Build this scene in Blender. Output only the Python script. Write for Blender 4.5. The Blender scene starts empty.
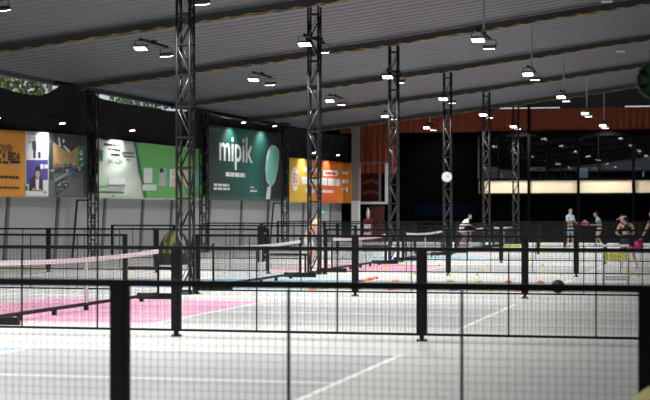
import bpy, bmesh, math, random
from mathutils import Vector, Matrix, Euler
random.seed(7)
SC = bpy.context.scene
COL = SC.collection
PI = math.pi

# ------------------------------------------------------------------ camera frame
CAM_H = 1.62; FPX = 1632.0; YH = 211.0; TH = math.atan(402/1632.)
FW = (-math.sin(TH), math.cos(TH)); RT = (math.cos(TH), math.sin(TH))
def ray(px):
    t = (px-325.0)/FPX
    return (FW[0]+RT[0]*t, FW[1]+RT[1]*t)
def G(px, py, z=0.0):
    """point of height z seen at pixel"""
    Z = (CAM_H-z)*FPX/(py-YH); d = ray(px)
    return Vector((d[0]*Z, d[1]*Z, z))
def at(px, py, Y):
    """point on the cross plane Y seen at pixel"""
    d = ray(px); Z = Y/d[1]
    return Vector((d[0]*Z, Y, CAM_H+(YH-py)*Z/FPX))
def atX(px, Y):
    d = ray(px); return d[0]/d[1]*Y

# ------------------------------------------------------------------ materials
MATS = {}
def mat(name, col, rough=.6, metal=0.0, emit=None, estr=0.0, var=.06, scale=6.0, spec=.5, bump=0.0, bscale=40.0):
    if name in MATS: return MATS[name]
    m = bpy.data.materials.new(name); m.use_nodes = True
    nt = m.node_tree; b = nt.nodes['Principled BSDF']
    b.inputs['Roughness'].default_value = rough; b.inputs['Metallic'].default_value = metal
    b.inputs['Specular IOR Level'].default_value = spec
    tc = nt.nodes.new('ShaderNodeTexCoord'); nz = nt.nodes.new('ShaderNodeTexNoise')
    nz.inputs['Scale'].default_value = scale; nz.inputs['Detail'].default_value = 3
    nt.links.new(tc.outputs['Object'], nz.inputs['Vector'])
    mx = nt.nodes.new('ShaderNodeMix'); mx.data_type = 'RGBA'
    lo = [max(0, c*(1-var)) for c in col]; hi = [min(1, c*(1+var)) for c in col]
    mx.inputs[6].default_value = (*lo, 1); mx.inputs[7].default_value = (*hi, 1)
    nt.links.new(nz.outputs['Fac'], mx.inputs[0]); nt.links.new(mx.outputs[2], b.inputs['Base Color'])
    if bump:
        n2 = nt.nodes.new('ShaderNodeTexNoise'); n2.inputs['Scale'].default_value = bscale
        nt.links.new(tc.outputs['Object'], n2.inputs['Vector'])
        bp = nt.nodes.new('ShaderNodeBump'); bp.inputs['Strength'].default_value = bump; bp.inputs['Distance'].default_value = .05
        nt.links.new(n2.outputs['Fac'], bp.inputs['Height']); nt.links.new(bp.outputs['Normal'], b.inputs['Normal'])
    if emit:
        b.inputs['Emission Color'].default_value = (*emit, 1); b.inputs['Emission Strength'].default_value = estr
    MATS[name] = m
    return m
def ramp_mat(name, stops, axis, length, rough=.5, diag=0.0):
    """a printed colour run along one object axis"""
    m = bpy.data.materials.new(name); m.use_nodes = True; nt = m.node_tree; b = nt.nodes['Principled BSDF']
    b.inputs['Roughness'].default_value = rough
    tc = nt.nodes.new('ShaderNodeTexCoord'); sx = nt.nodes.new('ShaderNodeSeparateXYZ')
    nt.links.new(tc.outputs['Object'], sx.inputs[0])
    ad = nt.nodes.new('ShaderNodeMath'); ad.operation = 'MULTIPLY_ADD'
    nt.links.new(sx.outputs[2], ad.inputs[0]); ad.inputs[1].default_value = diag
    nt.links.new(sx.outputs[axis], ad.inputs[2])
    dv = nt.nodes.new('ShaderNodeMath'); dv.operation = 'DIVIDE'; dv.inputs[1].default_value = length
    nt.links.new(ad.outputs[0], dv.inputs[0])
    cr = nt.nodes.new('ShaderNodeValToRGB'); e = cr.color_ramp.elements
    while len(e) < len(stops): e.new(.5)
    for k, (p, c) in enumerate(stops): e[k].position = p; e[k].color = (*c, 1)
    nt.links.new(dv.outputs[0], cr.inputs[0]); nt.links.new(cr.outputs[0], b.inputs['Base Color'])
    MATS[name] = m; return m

BLACK = mat('black_powder_coat', (.008,.008,.009), .5, spec=.15)
TRUSS = mat('black_truss_paint', (.016,.016,.017), .4, spec=.3)
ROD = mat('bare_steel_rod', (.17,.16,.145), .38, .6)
WIRE = mat('black_mesh_wire', (.02,.02,.022), .5)
STEEL = mat('galvanised_steel', (.45,.46,.47), .45, .3)
WHITE = mat('white_plastic', (.8,.8,.79), .5)
RUBBER = mat('black_rubber', (.012,.012,.012), .7)
BALLY = mat('yellow_green_ball', (.93,.95,.07), .5)
NETM = mat('black_net_cord', (.02,.02,.02), .8)
TAPE = mat('white_net_tape', (.86,.85,.84), .7)
LENS = mat('led_lens', (.9,.9,.9), .3, emit=(1,.985,.96), estr=14.0)
SLENS = mat('spot_lens', (.9,.9,.9), .3, emit=(.93,1,.97), estr=14.0)
HOUSING = mat('lamp_housing', (.05,.05,.055), .4, .4)
YCORD = mat('yellow_edge_cord', (.55,.35,.05), .6)
SKIN = mat('skin', (.52,.30,.20), .55)
PALE = mat('pale_skin', (.62,.40,.29), .55)
HAIR = mat('dark_hair', (.016,.012,.010), .5)
EYE = mat('eye_dark', (.02,.015,.012), .3)
LIP = mat('lip', (.40,.14,.12), .5)
LINE = mat('white_court_line', (.95,.95,.94), .5, var=.03)

# ------------------------------------------------------------------ mesh builder
class MB:
    def __init__(s): s.v = []; s.f = []; s.m = []; s.mi = 0
    def add(s, vs, fs):
        o = len(s.v); s.v += [tuple(v) for v in vs]
        for f in fs: s.f.append(tuple(i+o for i in f)); s.m.append(s.mi)
        return s
    def box(s, c, d, rot=None):
        vs = []
        for z in (-.5,.5):
            for y in (-.5,.5):
                for x in (-.5,.5):
                    p = Vector((x*d[0], y*d[1], z*d[2]))
                    if rot: p = rot @ p
                    vs.append(p+Vector(c))
        return s.add(vs, [(0,2,3,1),(4,5,7,6),(0,1,5,4),(1,3,7,5),(3,2,6,7),(2,0,4,6)])
    def bbox(s, lo, hi):
        return s.box([(a+b)/2 for a,b in zip(lo,hi)], [b-a for a,b in zip(lo,hi)])
    def tube(s, p0, p1, r0, n=8, r1=None, cap=True):
        p0 = Vector(p0); p1 = Vector(p1); r1 = r0 if r1 is None else r1
        d = (p1-p0).normalized(); a = d.orthogonal().normalized(); b = d.cross(a); vs = []
        for p, r in ((p0,r0),(p1,r1)):
            for k in range(n):
                t = 2*PI*k/n; vs.append(p+a*(r*math.cos(t))+b*(r*math.sin(t)))
        fs = [(k,(k+1)%n,n+(k+1)%n,n+k) for k in range(n)]
        if cap: fs += [tuple(range(n-1,-1,-1)), tuple(range(n,2*n))]
        return s.add(vs, fs)
    def path(s, pts, r, n=6):
        for a, b in zip(pts, pts[1:]): s.tube(a, b, r, n)
        return s
    def sphere(s, c, r, nu=12, nv=8, sc=(1,1,1), fn=None):
        vs = []; c = Vector(c)
        for i in range(nv+1):
            ph = PI*i/nv
            for k in range(nu):
                t = 2*PI*k/nu
                p = Vector((math.sin(ph)*math.cos(t)*sc[0], math.sin(ph)*math.sin(t)*sc[1], math.cos(ph)*sc[2]))*r
                if fn: p = fn(p)
                vs.append(c+p)
        fs = [(i*nu+k, (i+1)*nu+k, (i+1)*nu+(k+1)%nu, i*nu+(k+1)%nu) for i in range(nv) for k in range(nu)]
        return s.add(vs, fs)
    def lathe(s, prof, n=20, c=(0,0,0), wob=None):
        vs = []
        for (r, z) in prof:
            for k in range(n):
                t = 2*PI*k/n; q = r*(wob(t, z) if wob else 1)
                vs.append((c[0]+q*math.cos(t), c[1]+q*math.sin(t), c[2]+z))
        m = len(prof)
        fs = [(i*n+k, i*n+(k+1)%n, (i+1)*n+(k+1)%n, (i+1)*n+k) for i in range(m-1) for k in range(n)]
        return s.add(vs, fs)
    def plate(s, pts, y0, y1):
        """outline in x,z given depth from y0 to y1"""
        n = len(pts)
        vs = [(x,y0,z) for x,z in pts]+[(x,y1,z) for x,z in pts]
        fs = [tuple(range(n)), tuple(range(2*n-1,n-1,-1))]+[(k,n+k,n+(k+1)%n,(k+1)%n) for k in range(n)]
        return s.add(vs, fs)
    def mesh(s, me, M):
        return s.add([M @ v.co for v in me.vertices], [tuple(p.vertices) for p in me.polygons])
    def data(s, name, mats, smooth=False):
        me = bpy.data.meshes.new(name); me.from_pydata(s.v, [], s.f)
        for m in (mats if isinstance(mats, (list,tuple)) else [mats]): me.materials.append(m)
        me.polygons.foreach_set('material_index', s.m)
        if smooth: me.polygons.foreach_set('use_smooth', [True]*len(s.f))
        bm = bmesh.new(); bm.from_mesh(me)
        bmesh.ops.recalc_face_normals(bm, faces=bm.faces); bm.to_mesh(me); bm.free()
        me.update(); return me
    def build(s, name, mats, parent=None, smooth=False):
        o = bpy.data.objects.new(name, s.data(name, mats, smooth)); COL.objects.link(o)
        if parent: o.parent = parent
        return o

def tag(o, label=None, cat=None, group=None, kind=None):
    if label: o['label'] = label
    if cat: o['category'] = cat
    if group: o['group'] = group
    if kind: o['kind'] = kind
    return o
def thing(name, label, cat, loc=(0,0,0), rz=0.0, group=None):
    o = bpy.data.objects.new(name, None); COL.objects.link(o); o.empty_display_size = .2
    o.location = loc; o.rotation_euler = (0,0,rz)
    return tag(o, label, cat, group)
def child(name, me, parent, loc=(0,0,0), rot=(0,0,0)):
    o = bpy.data.objects.new(name, me); COL.objects.link(o); o.parent = parent
    o.location = loc; o.rotation_euler = rot; return o
def dup(root, loc, rz, label, group=None):
    r = root.copy(); COL.objects.link(r); r.location = loc; r.rotation_euler = (0,0,rz); r['label'] = label
    if group: r['group'] = group
    for ch in list(root.children):
        c = ch.copy(); COL.objects.link(c); c.parent = r
        for g in ch.children:
            d = g.copy(); COL.objects.link(d); d.parent = c
    return r
def struct(name, mb, m, smooth=False, label=None, cat=None):
    o = mb.build(name, m, None, smooth); tag(o, label or name.replace('_',' '), cat or name.split('_')[0], kind='structure'); return o
def ordinal(k): return ['first','second','third','fourth','fifth','sixth','seventh','eighth'][k]

# ------------------------------------------------------------------ layout numbers
P = 10.27
YK = [9.75+P*k for k in range(8)]                 # bay lines: fences and columns stand on these
CTR = [14.95+P*k for k in range(7)]               # court centre lines A..G
XN = -10.16; XR = -3.53; XL = -16.79
ROOFX = [(-21.3,5.88),(-10.25,7.15),(0,8.53),(14.2,10.4)]
def roofz(x):
    for (a,za),(b,zb) in zip(ROOFX, ROOFX[1:]):
        if x <= b: return za+(zb-za)*(x-a)/(b-a)
    return ROOFX[-1][1]
YB = 83.5                                         # back wall
WS = .0495; WN = math.hypot(1, WS); WY0 = 20.0
def wx(Y): return -20.45+WS*(Y-50.9)
WROT = math.atan2(1, WS)
def wall_u(px, off=0.0):
    """distance along the left wall line (shifted by off towards the court) at a pixel column"""
    d = ray(px); r = d[0]/d[1]
    Y = (-20.45+off-WS*50.9)/(r-WS)
    return Y
def wall_pt(px, py, off=0.0):
    Y = wall_u(px, off); p = at(px, py, Y); return Y, p.z

# ------------------------------------------------------------------ floor
def build_floor():
    OUT = mat('outer_court_paint', (.60,.61,.59), .5, var=.05, scale=1.3, spec=.25)
    INN = mat('grey_court_paint', (.49,.50,.495), .5, var=.05, scale=1.3, spec=.25)
    PNK = mat('pink_kitchen_paint', (.78,.36,.52), .5, var=.05, scale=1.3, spec=.25)
    BLU = mat('blue_kitchen_paint', (.42,.62,.72), .5, var=.05, scale=1.3, spec=.25)
    mats = [OUT, INN, PNK, BLU, LINE]
    lw = .075
    xs = sorted({-30, 16, XL, XL+lw, XN-2.135-lw/2, XN-2.135+lw/2, XN+2.135-lw/2, XN+2.135+lw/2, XR-lw, XR})
    ys = {-14.0, 96.0}
    for c in [CTR[0]-P]+CTR: ys |= {c-3.1, c-3.1+lw, c-lw/2, c+lw/2, c+3.1-lw, c+3.1}
    ys = sorted(ys); mb = MB(); nx = len(xs)
    vs = [(x,y,0) for y in ys for x in xs]; o = len(mb.v); mb.v += vs
    cs = [CTR[0]-P]+CTR
    for j in range(len(ys)-1):
        for i in range(nx-1):
            x = (xs[i]+xs[i+1])/2; y = (ys[j]+ys[j+1])/2; m = 0
            k = min(range(len(cs)), key=lambda q: abs(cs[q]-y)); dy = abs(y-cs[k])
            if dy < 3.1 and XL < x < XR:
                dk = abs(x-XN)
                if dy > 3.1-lw or x < XL+lw or x > XR-lw: m = 4
                elif abs(dk-2.135) < lw/2+1e-4: m = 4
                elif dk < 2.135: m = 3 if k % 2 else 2
                elif dy < lw/2: m = 4
                else: m = 1
            mb.f.append((j*nx+i, j*nx+i+1, (j+1)*nx+i+1, (j+1)*nx+i)); mb.m.append(m)
    struct('floor', mb, mats, label='light grey painted court floor with white lines and pink and blue kitchens')
build_floor()

# ------------------------------------------------------------------ roof
def build_roof():
    SH = mat('grey_roof_sheet', (.128,.126,.137), .5, .0, var=.10, scale=.8, spec=.2)
    mb = MB(); n = 16; ys = []; zo = []
    y = -12.0
    pr = [(0,0),(.50,0),(.58,-.026),(.90,-.026),(1.0,0)]
    step = P/n
    while y < 84.0:
        for t, z in pr[:-1]: ys.append(y+t*step); zo.append(z)
        y += step
    ys.append(y); zo.append(0)
    xs = [x for x,_ in ROOFX]; nx = len(xs)
    vs = [(x, yy, z+q) for yy, q in zip(ys, zo) for x, z in ROOFX]
    fs = [(j*nx+i, j*nx+i+1, (j+1)*nx+i+1, (j+1)*nx+i) for j in range(len(ys)-1) for i in range(nx-1)]
    mb.add(vs, fs)
    vs2 = [(x, yy, z+.12) for yy in (ys[0], ys[-1]) for x, z in ROOFX]
    mb.add(vs2, [(i+1, i, nx+i, nx+i+1) for i in range(nx-1)])
    struct('ceiling', mb, SH, label='grey ribbed sheet metal roof')
    BEAM = mat('dark_beam_wrap', (.058,.060,.064), .6, spec=.2)
    for k in range(0, 8):
        Y = YK[k]; mb = MB()
        for (a,za),(b,zb) in zip(ROOFX, ROOFX[1:]):
            h = .17
            vs = [(x, Y+dy, z-.06-dz) for x,z in ((a,za),(b,zb)) for dy in (-.12,.12) for dz in (0,h)]
            mb.add(vs, [(0,1,3,2),(4,6,7,5),(0,4,5,1),(2,3,7,6),(0,2,6,4),(1,5,7,3)])
        bo = struct('trim_%d' % (k or 20), mb, BEAM, label='dark roof beam over bay line %d with yellow scalloped edges' % k, cat='roof beam')
        # scalloped wrap edge hanging below each face, with a yellow cord sewn on
        for side, drop, nm in ((-1,.07,'scalloped_edge'), (1,.05,'scalloped_edge')):
            sk = MB(); cd = MB(); x = -21.0; pts = []; ph = random.random()*3
            while x <= 13.9:
                w = abs(math.sin((x+ph)*PI/.62))*(.75+.25*math.sin(x*1.7+ph)); pts.append((x, w)); x += .09
            y = Y+side*.135
            vs = []; cp = []
            for x, w in pts:
                zt = roofz(x)-.18; zb = roofz(x)-.23-drop*w
                vs += [(x,y-.006,zt),(x,y+.006,zt),(x,y-.006,zb),(x,y+.006,zb)]; cp.append((x,y-.012,zb-.006))
            m = len(pts)
            fs = []
            for i in range(m-1):
                a = i*4; b = a+4
                fs += [(a,b,b+2,a+2),(a+1,a+3,b+3,b+1),(a+2,b+2,b+3,a+3)]
            sk.add(vs, fs); e = sk.build(nm, BEAM, bo)
            for i in range(0, m-1):
                if side < 0 or math.sin(pts[i][0]*2.6+ph*5) > .35: cd.tube(cp[i], cp[i+1], .011, 4, cap=False)
            cd.build('yellow_cord', YCORD, e)
    # eave beam along the left edge
    mb = MB(); y0, y1 = -10, 84
    for a, b in ((y0,y1),):
        xa, xb = -21.35, -21.35
        mb.bbox((-21.5,y0,5.74),(-21.25,y1,5.93))
    struct('trim_8', mb, BEAM, label='dark eave beam along the left roof edge', cat='roof beam')
build_roof()

# ------------------------------------------------------------------ left wall
WALL_O = Vector((wx(WY0), WY0, 0))
def wall_thing(name, label, cat, Y, off, z=0, group=None):
    """an object whose x runs along the left wall, y into the wall"""
    return thing(name, label, cat, (wx(Y)+off, Y, z), WROT, group)
def uY(Y, Y0): return (Y-Y0)*WN
def build_left_wall():
    TARP = mat('grey_wall_sheet', (.46,.48,.48), .55, var=.06, scale=.7)
    RIB = mat('grey_wall_rib', (.14,.15,.155), .5)
    L = uY(YB, WY0)
    mb = MB(); mb.bbox((0,0,0),(L,.08,2.3))
    mb.mi = 1
    ribpx = [-30, 7, 57, 104, 142, 171, 209, 241, 268, 303, 330]
    for q in ribpx:
        u = uY(wall_u(q, -.85), WY0)
        mb.add([(u+dx+lean, -.05+dy, z) for z, lean in ((0,-.22),(2.3,.10)) for dx in (-.09,.09) for dy in (0,.06)],
               [(0,1,3,2),(4,6,7,5),(0,4,5,1),(2,3,7,6),(0,2,6,4),(1,5,7,3)])
    o = struct('wall_left', mb, [TARP, RIB], label='pale grey sheet wall with dark leaning ribs')
    o.location = (wx(WY0)-.85, WY0, 0); o.rotation_euler = (0,0,WROT)
    # black shade net above the sheet wall, top edge sagging between the posts
    NET = mat('black_shade_net', (.014,.016,.015), .85, var=.35, scale=2.2, spec=.1, bump=.6, bscale=1.5)
    def top(Y):
        for q, zz in TOPS: pass
        px_t = None
        for (ya,za),(yb,zb) in zip(TOPS, TOPS[1:]):
            if ya <= Y <= yb: return za+(zb-za)*(Y-ya)/(yb-ya)
        return TOPS[-1][1]
    TOPS = [(10,5.4),(43,5.40),(45,5.36),(46.2,5.26),(48,5.26),(48.9,5.45),(49.6,5.75),(51.3,5.75),(52.2,5.50),(54,5.44),(58.5,5.42),(60.5,5.5),(61.4,5.66),(62.4,5.66),(63,5.52),(70,5.46),(72.6,5.6),(74,5.50),(80,5.5),(84,5.6)]
    mb = MB(); n = 150; rows = 14
    vs = []
    for j in range(rows+1):
        for i in range(n+1):
            Y = WY0+(YB-WY0)*i/n; zt = top(Y); z = 2.25+(zt-2.25)*j/rows
            y = .05*math.sin(i*.5+j*.35)+.03*math.sin(i*1.3-j*.8)
            vs.append((uY(Y,WY0), y, z))
    fs = [(j*(n+1)+i, j*(n+1)+i+1, (j+1)*(n+1)+i+1, (j+1)*(n+1)+i) for j in range(rows) for i in range(n)]
    mb.add(vs, fs)
    mb.add([(x,y+.02,z) for x,y,z in vs], [f[::-1] for f in fs])
    o = struct('wall_upper_left', mb, NET, True, label='black shade net stretched above the banners', cat='wall')
    o.location = (wx(WY0)-.5, WY0, 0); o.rotation_euler = (0,0,WROT)
    # concrete corner post
    CON = mat('worn_concrete', (.17,.16,.15), .8, var=.25, scale=5)
    PWH = mat('white_painted_concrete', (.55,.57,.58), .6, var=.08)
    c = at(355, 200, 82.0); w = .36
    mb = MB(); mb.bbox((c.x-w/2,82,2.15),(c.x+w/2,82.36,6.1)); mb.mi = 1; mb.bbox((c.x-w/2-.01,81.99,0),(c.x+w/2+.01,82.37,2.15))
    struct('trim_9', mb, [CON, PWH], label='concrete corner post, white painted foot', cat='post')
build_left_wall()

# ------------------------------------------------------------------ back wall and glazed upper room
def build_back():
    RED = mat('red_corrugated_sheet', (.19,.042,.022), .6, var=.12, scale=3, spec=.15)
    DRK = mat('near_black_unlit', (.0012,.0011,.0012), .9, var=.3, scale=3, spec=0)  # darkness of the unlit room beyond, put into the colour
    CRM = mat('cream_fascia', (.80,.66,.46), .6, var=.04)
    STR = mat('black_steel_beam', (.002,.002,.0025), .6, spec=.03)
    Y = YB
    def X(px): return at(px, 200, Y).x
    def Z(py, px=560): return at(px, py, Y).z
    xl = X(340); xr = 14.0
    # corrugated band
    mb = MB(); x = xl; vs = []; k = 0; zb = Z(131); 
    while x < xr:
        w = .05; y = Y+(.0 if k % 2 else .05)
        zt = Z(108)
        vs += [(x,y,zb),(x,y,zt),(x+.11,y,zb),(x+.11,y,zt)]; x += .16; k += 1
    m = len(vs)//2
    fs = [(2*i,2*i+2,2*i+3,2*i+1) for i in range(m-1)]
    mb.add(vs, fs)
    # lower red part beside the corner
    x = X(357); vs = []; k = 0
    while x < X(398):
        y = Y+(.0 if k % 2 else .05)
        vs += [(x,y,Z(172)),(x,y,zb+.02),(x+.11,y,Z(172)),(x+.11,y,zb+.02)]; x += .16; k += 1
    m = len(vs)//2; mb.add(vs, [(2*i,2*i+2,2*i+3,2*i+1) for i in range(m-1)])
    struct('wall_back', mb, RED, label='dark red corrugated sheet band under the roof', cat='wall')
    GAB = mat('dark_gable_sheet', (.03,.03,.032), .7, spec=.1)
    mb = MB(); 
    for xa_, xb_, pa, pb in ((xl-3, X(500), 108.3, 108.3), (X(500), X(560), 106.9, 107.2), (X(560), X(625), 108.3, 108.3), (X(625), 14, 107.0, 107.0)):
        za = Z(pa); zb2 = Z(pb)
        mb.plate([(xa_,za),(xb_,zb2),(xb_,roofz(xb_)-.02),(xa_,roofz(xa_)-.02)], Y-.02, Y+.0)
    struct('wall_gable', mb, GAB, label='dark gable sheet between the red band and the roof', cat='wall')
    # black sheet standing for the unlit room below and left of the glazed room
    mb = MB(); mb.bbox((xl,Y+.9,0),(X(478),Y+1.0,zb+.5)); mb.bbox((X(478),Y+.3,0),(xr,Y+.4,Z(194)))
    mb.bbox((X(478)-.05,Y+.3,0),(X(478),Y+1.0,Z(131)))
    mb.bbox((xl-1.5,Y+.9,0),(xl,Y+1.0,6.2))
    struct('wall_lower_back', mb, DRK, label='near black sheet standing for the unlit room beyond the far end', cat='wall')
    # upper room
    mb = MB(); mb.bbox((X(478),Y-.05,Z(136)),(xr,Y+.25,Z(130.5)))
    mb.bbox((X(478),Y-.03,Z(180.5)),(xr,Y+.25,Z(178)))
    mb.bbox((X(478),Y-.03,Z(195)),(xr,Y+.25,Z(193)))
    struct('trim_10', mb, STR, label='black steel beams framing the glazed upper room', cat='beam')
    mb = MB(); mb.bbox((X(479),Y,Z(193)),(xr,Y+.2,Z(180.5)))
    struct('trim_11', mb, CRM, label='cream fascia panel below the upper windows', cat='fascia')
    # mullions
    for i, q in enumerate((481, 529, 578.5, 633.5)):
        mb = MB(); w = .14; x = X(q); mb.bbox((x-w/2,Y-.12,0 if i else Z(194)),(x+w/2,Y-.03,Z(107) if i == 1 else Z(131)))
        struct('trim_%d' % (12+i), mb, STR, label='black steel post of the upper room', cat='post')
    g = bpy.data.materials.new('dark_window_glass'); g.use_nodes = True
    nt = g.node_tree; nt.nodes.clear()
    out = nt.nodes.new('ShaderNodeOutputMaterial'); mixn = nt.nodes.new('ShaderNodeMixShader')
    tr = nt.nodes.new('ShaderNodeBsdfTransparent'); gl = nt.nodes.new('ShaderNodeBsdfGlossy'); fr = nt.nodes.new('ShaderNodeFresnel')
    tr.inputs[0].default_value = (.55,.58,.6,1); gl.inputs['Roughness'].default_value = .02; fr.inputs[0].default_value = 1.5
    nt.links.new(fr.outputs[0], mixn.inputs[0]); nt.links.new(tr.outputs[0], mixn.inputs[1]); nt.links.new(gl.outputs[0], mixn.inputs[2])
    nt.links.new(mixn.outputs[0], out.inputs[0])
    edges = [481, 529, 578.5, 633.5, 700]
    for i in range(4):
        mb = MB(); mb.bbox((X(edges[i])+.07,Y+.05,Z(178)),(X(edges[i+1])-.07,Y+.07,Z(136)))
        w = struct('window_%d' % (i+1), mb, g, label='dark glass pane of the upper room', cat='window')
        f = MB(); q = edges[i]+ (edges[i+1]-edges[i])*.36
        f.bbox((X(q)-.03,Y+.02,Z(178)),(X(q)+.03,Y+.10,Z(136)))
        f.build('window_frame', STR, w)
    # room interior
    ROOM = mat('dark_room_wall', (.045,.047,.05), .7)
    mb = MB(); z0 = Z(179); z1 = Z(131); xa = X(479)
    mb.bbox((xa,Y+5,z0),(xr,Y+5.1,z1)); mb.bbox((xa,Y+.25,z0-.1),(xr,Y+5,z0)); mb.bbox((xa,Y+.25,z1),(xr,Y+5,z1+.1)); mb.bbox((xa-.1,Y+.25,z0),(xa,Y+5,z1))
    struct('wall_upper_room', mb, ROOM, label='dark interior of the glazed upper room', cat='wall')
    BLUE = mat('dim_blue_windscreen', (.001,.0022,.005), .9, spec=0)
    a = at(415, 216, Y+.8); b = at(476, 204, Y+.8)
    t = thing('windscreen_banner', 'dim dark blue windscreen strip low against the dark far end', 'windscreen', ((a.x+b.x)/2, Y+.83, a.z))
    MB().box((0,0,(b.z-a.z)/2),(b.x-a.x,.03,b.z-a.z)).build('cloth', BLUE, t)
    for s in (-1,0,1): MB().box((s*(b.x-a.x)*.45,-.02,b.z-a.z),(.05,.02,.08)).build('tie', DRK, t)
    # air conditioners and posted sheet inside
    AC = mat('air_conditioner_shell', (.38,.39,.39), .5)
    for i, (a, b, lab) in enumerate(((530,545,'behind the left-hand upper window'),(579,598,'behind the middle upper window'),(634,652,'behind the right-hand upper window'),(486,497,'behind the leftmost upper window'))):
        p = at(a, 171, Y+2.0); q = at(b, 167.2, Y+2.0)
        t = thing('air_conditioner', 'long grey wall air conditioner '+lab, 'air conditioner', ((p.x+q.x)/2, Y+2.0, p.z), 0, 'air conditioners in the upper room')
        w = q.x-p.x; h = q.z-p.z
        MB().box((0,0,h/2),(w,.22,h)).build('body', AC, t)
        MB().box((w*.15,-.115,h*.45),(w*.5,.02,h*.25)).build('outlet_vane', BLACK, t)
        MB().box((0,.14,h/2),(w*.6,.06,h*.5)).build('wall_bracket', STEEL, t)
    p = at(579.5, 178, Y+.2); q = at(588, 168, Y+.2)
    t = thing('posted_sheet', 'pale blue printed sheet taped low inside the middle upper window', 'poster', ((p.x+q.x)/2, Y+.13, p.z))
    MB().box((0,0,(q.z-p.z)/2),(q.x-p.x,.01,q.z-p.z)).build('paper', mat('glowing_blue_paper', (.62,.8,.92), .6, emit=(.55,.75,.95), estr=.25), t)  # brightness put into the paper as a weak glow; no lamp
    e = MB()
    for k in range(4): e.box((0,-.008,(q.z-p.z)*(.2+.2*k)),((q.x-p.x)*(.8-.1*k),.004,.03))
    e.build('print', mat('grey_print', (.35,.45,.55), .6), t)
    SIL = [(.06,.12),(.05,.1),(.07,.14),(.05,.18),(.06,.1),(.05,.13)]
    for k in range(9):
        px = (503,508,541,549,553,562,566,571,644)[k]
        r, h = SIL[k % 6]; p = at(px, 177.6, Y+.8)
        t = thing('bottle', 'small bottle on the sill behind the upper windows', 'bottle', (p.x, Y+.45, Z(178.2)), 0, 'bottles on the upper window sill')
        MB().lathe([(0,0),(r,0),(r,h*1.4),(r*.4,h*1.8),(r*.4,h*2)], 10).build('body', mat('bottle_blue', (.08,.14,.35), .3) if k % 2 else mat('bottle_clear', (.4,.42,.42), .3), t, True)
        MB().lathe([(r*.45,h*2),(r*.45,h*2.25),(0,h*2.25)], 10).build('cap', WHITE, t)
build_back()

def build_corner():
    # white framed opening with red hanging banner by the corner, fire point below
    Y = 82.9
    a = at(359.5, 203, Y); b = at(386.5, 163, Y)
    FR = mat('pale_window_frame', (.55,.56,.57), .4)
    t = thing('framed_opening', 'pale grey metal frame hung between corner post and far lattice column', 'frame', ((a.x+b.x)/2, Y, a.z))
    w = b.x-a.x; h = b.z-a.z
    MB().box((-w/2,0,h/2),(.09,.08,h)).build('stile', FR, t)
    MB().box((w/2,0,h/2),(.14,.08,h)).build('stile', FR, t)
    MB().box((0,0,0),(w+.1,.08,.12)).build('sill_rail', FR, t)
    MB().box((0,0,h),(w+.1,.08,.08)).build('head_rail', mat('dull_purple_paint', (.12,.10,.14), .5), t)
    MB().box((w/2-.35,.02,h*.38),(.1,.05,h*.76)).build('inner_post', mat('dull_purple_paint', (.12,.10,.14), .5), t)
    p = at(370, 200, 84.0); q = at(370, 172, 84.0); s = at(381, 172, 84.0)
    t = thing('hanging_banner', 'dark red hanging banner with two gold chevrons seen through the pale frame', 'banner', (p.x+.05, 84.05, p.z-.1))
    ww = 1.15; hh = q.z-p.z
    MB().box((0,0,hh/2+.05),(ww,.02,hh+.1)).build('cloth', mat('dark_red_cloth', (.045,.006,.006), .8, spec=.1), t)
    for z in (hh*.34, hh*.72):
        e = MB()
        for s in (-1,1):
            e.plate([(0,z+.17),(s*.44,z+.02),(s*.44,z-.16),(0,z-.02)][::s], -.02, -.011)
        e.build('chevron_print', mat('dull_gold_print', (.10,.05,.02), .8, spec=.1), t)
    MB().tube((-ww/2,0,hh+.1),(ww/2,0,hh+.1),.03,8).build('rod', STEEL, t)
    # fire point
    p = at(366, 236, 82.6)
    REDP = mat('red_paint', (.26,.015,.015), .5)
    c = at(365.5, 240, 82.7)
    t = thing('fire_cabinet', 'red and white fire cabinet on the floor right of the corner post', 'cabinet', (c.x+.12, 82.75, 0))
    MB().box((0,0,.6),(.42,.3,1.2)).build('body', REDP, t)
    MB().box((0,-.16,.82),(.34,.02,.22)).build('white_label', WHITE, t)
    MB().box((0,-.16,.45),(.34,.02,.14)).build('white_label', WHITE, t)
    MB().box((.14,-.17,.62),(.03,.04,.12)).build('handle', STEEL, t)
    MB().lathe([(0,1.2),(.09,1.2),(.09,1.62),(.03,1.72),(.03,1.8),(0,1.8)], 12).build('extinguisher_top', mat('white_red_tank', (.6,.5,.5), .4), t, True)
    c = at(375, 240, 83.2)
    t = thing('red_locker', 'tall dark red locker standing behind the fire cabinet', 'locker', (c.x, 83.75, 0))
    MB().box((0,0,.95),(.7,.4,1.9)).build('body', mat('dark_red_paint', (.05,.006,.006), .6), t)
    MB().box((0,-.21,.95),(.6,.02,1.7)).build('door', mat('dark_red_door', (.06,.007,.007), .6), t)
    MB().box((.2,-.23,1.0),(.03,.03,.15)).build('handle', STEEL, t)
build_corner()

# ------------------------------------------------------------------ enclosure out of frame: right and near netting
def build_shell():
    NET = MATS['black_shade_net']
    mb = MB(); mb.bbox((14.0,-11,0),(14.1,84,9.9)); struct('wall_right', mb, NET, label='black net wall along the right side')
    mb = MB(); mb.bbox((-22,-11.1,0),(14,-11,6.0)); struct('wall_front', mb, NET, label='black net wall behind the camera')
build_shell()

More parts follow.
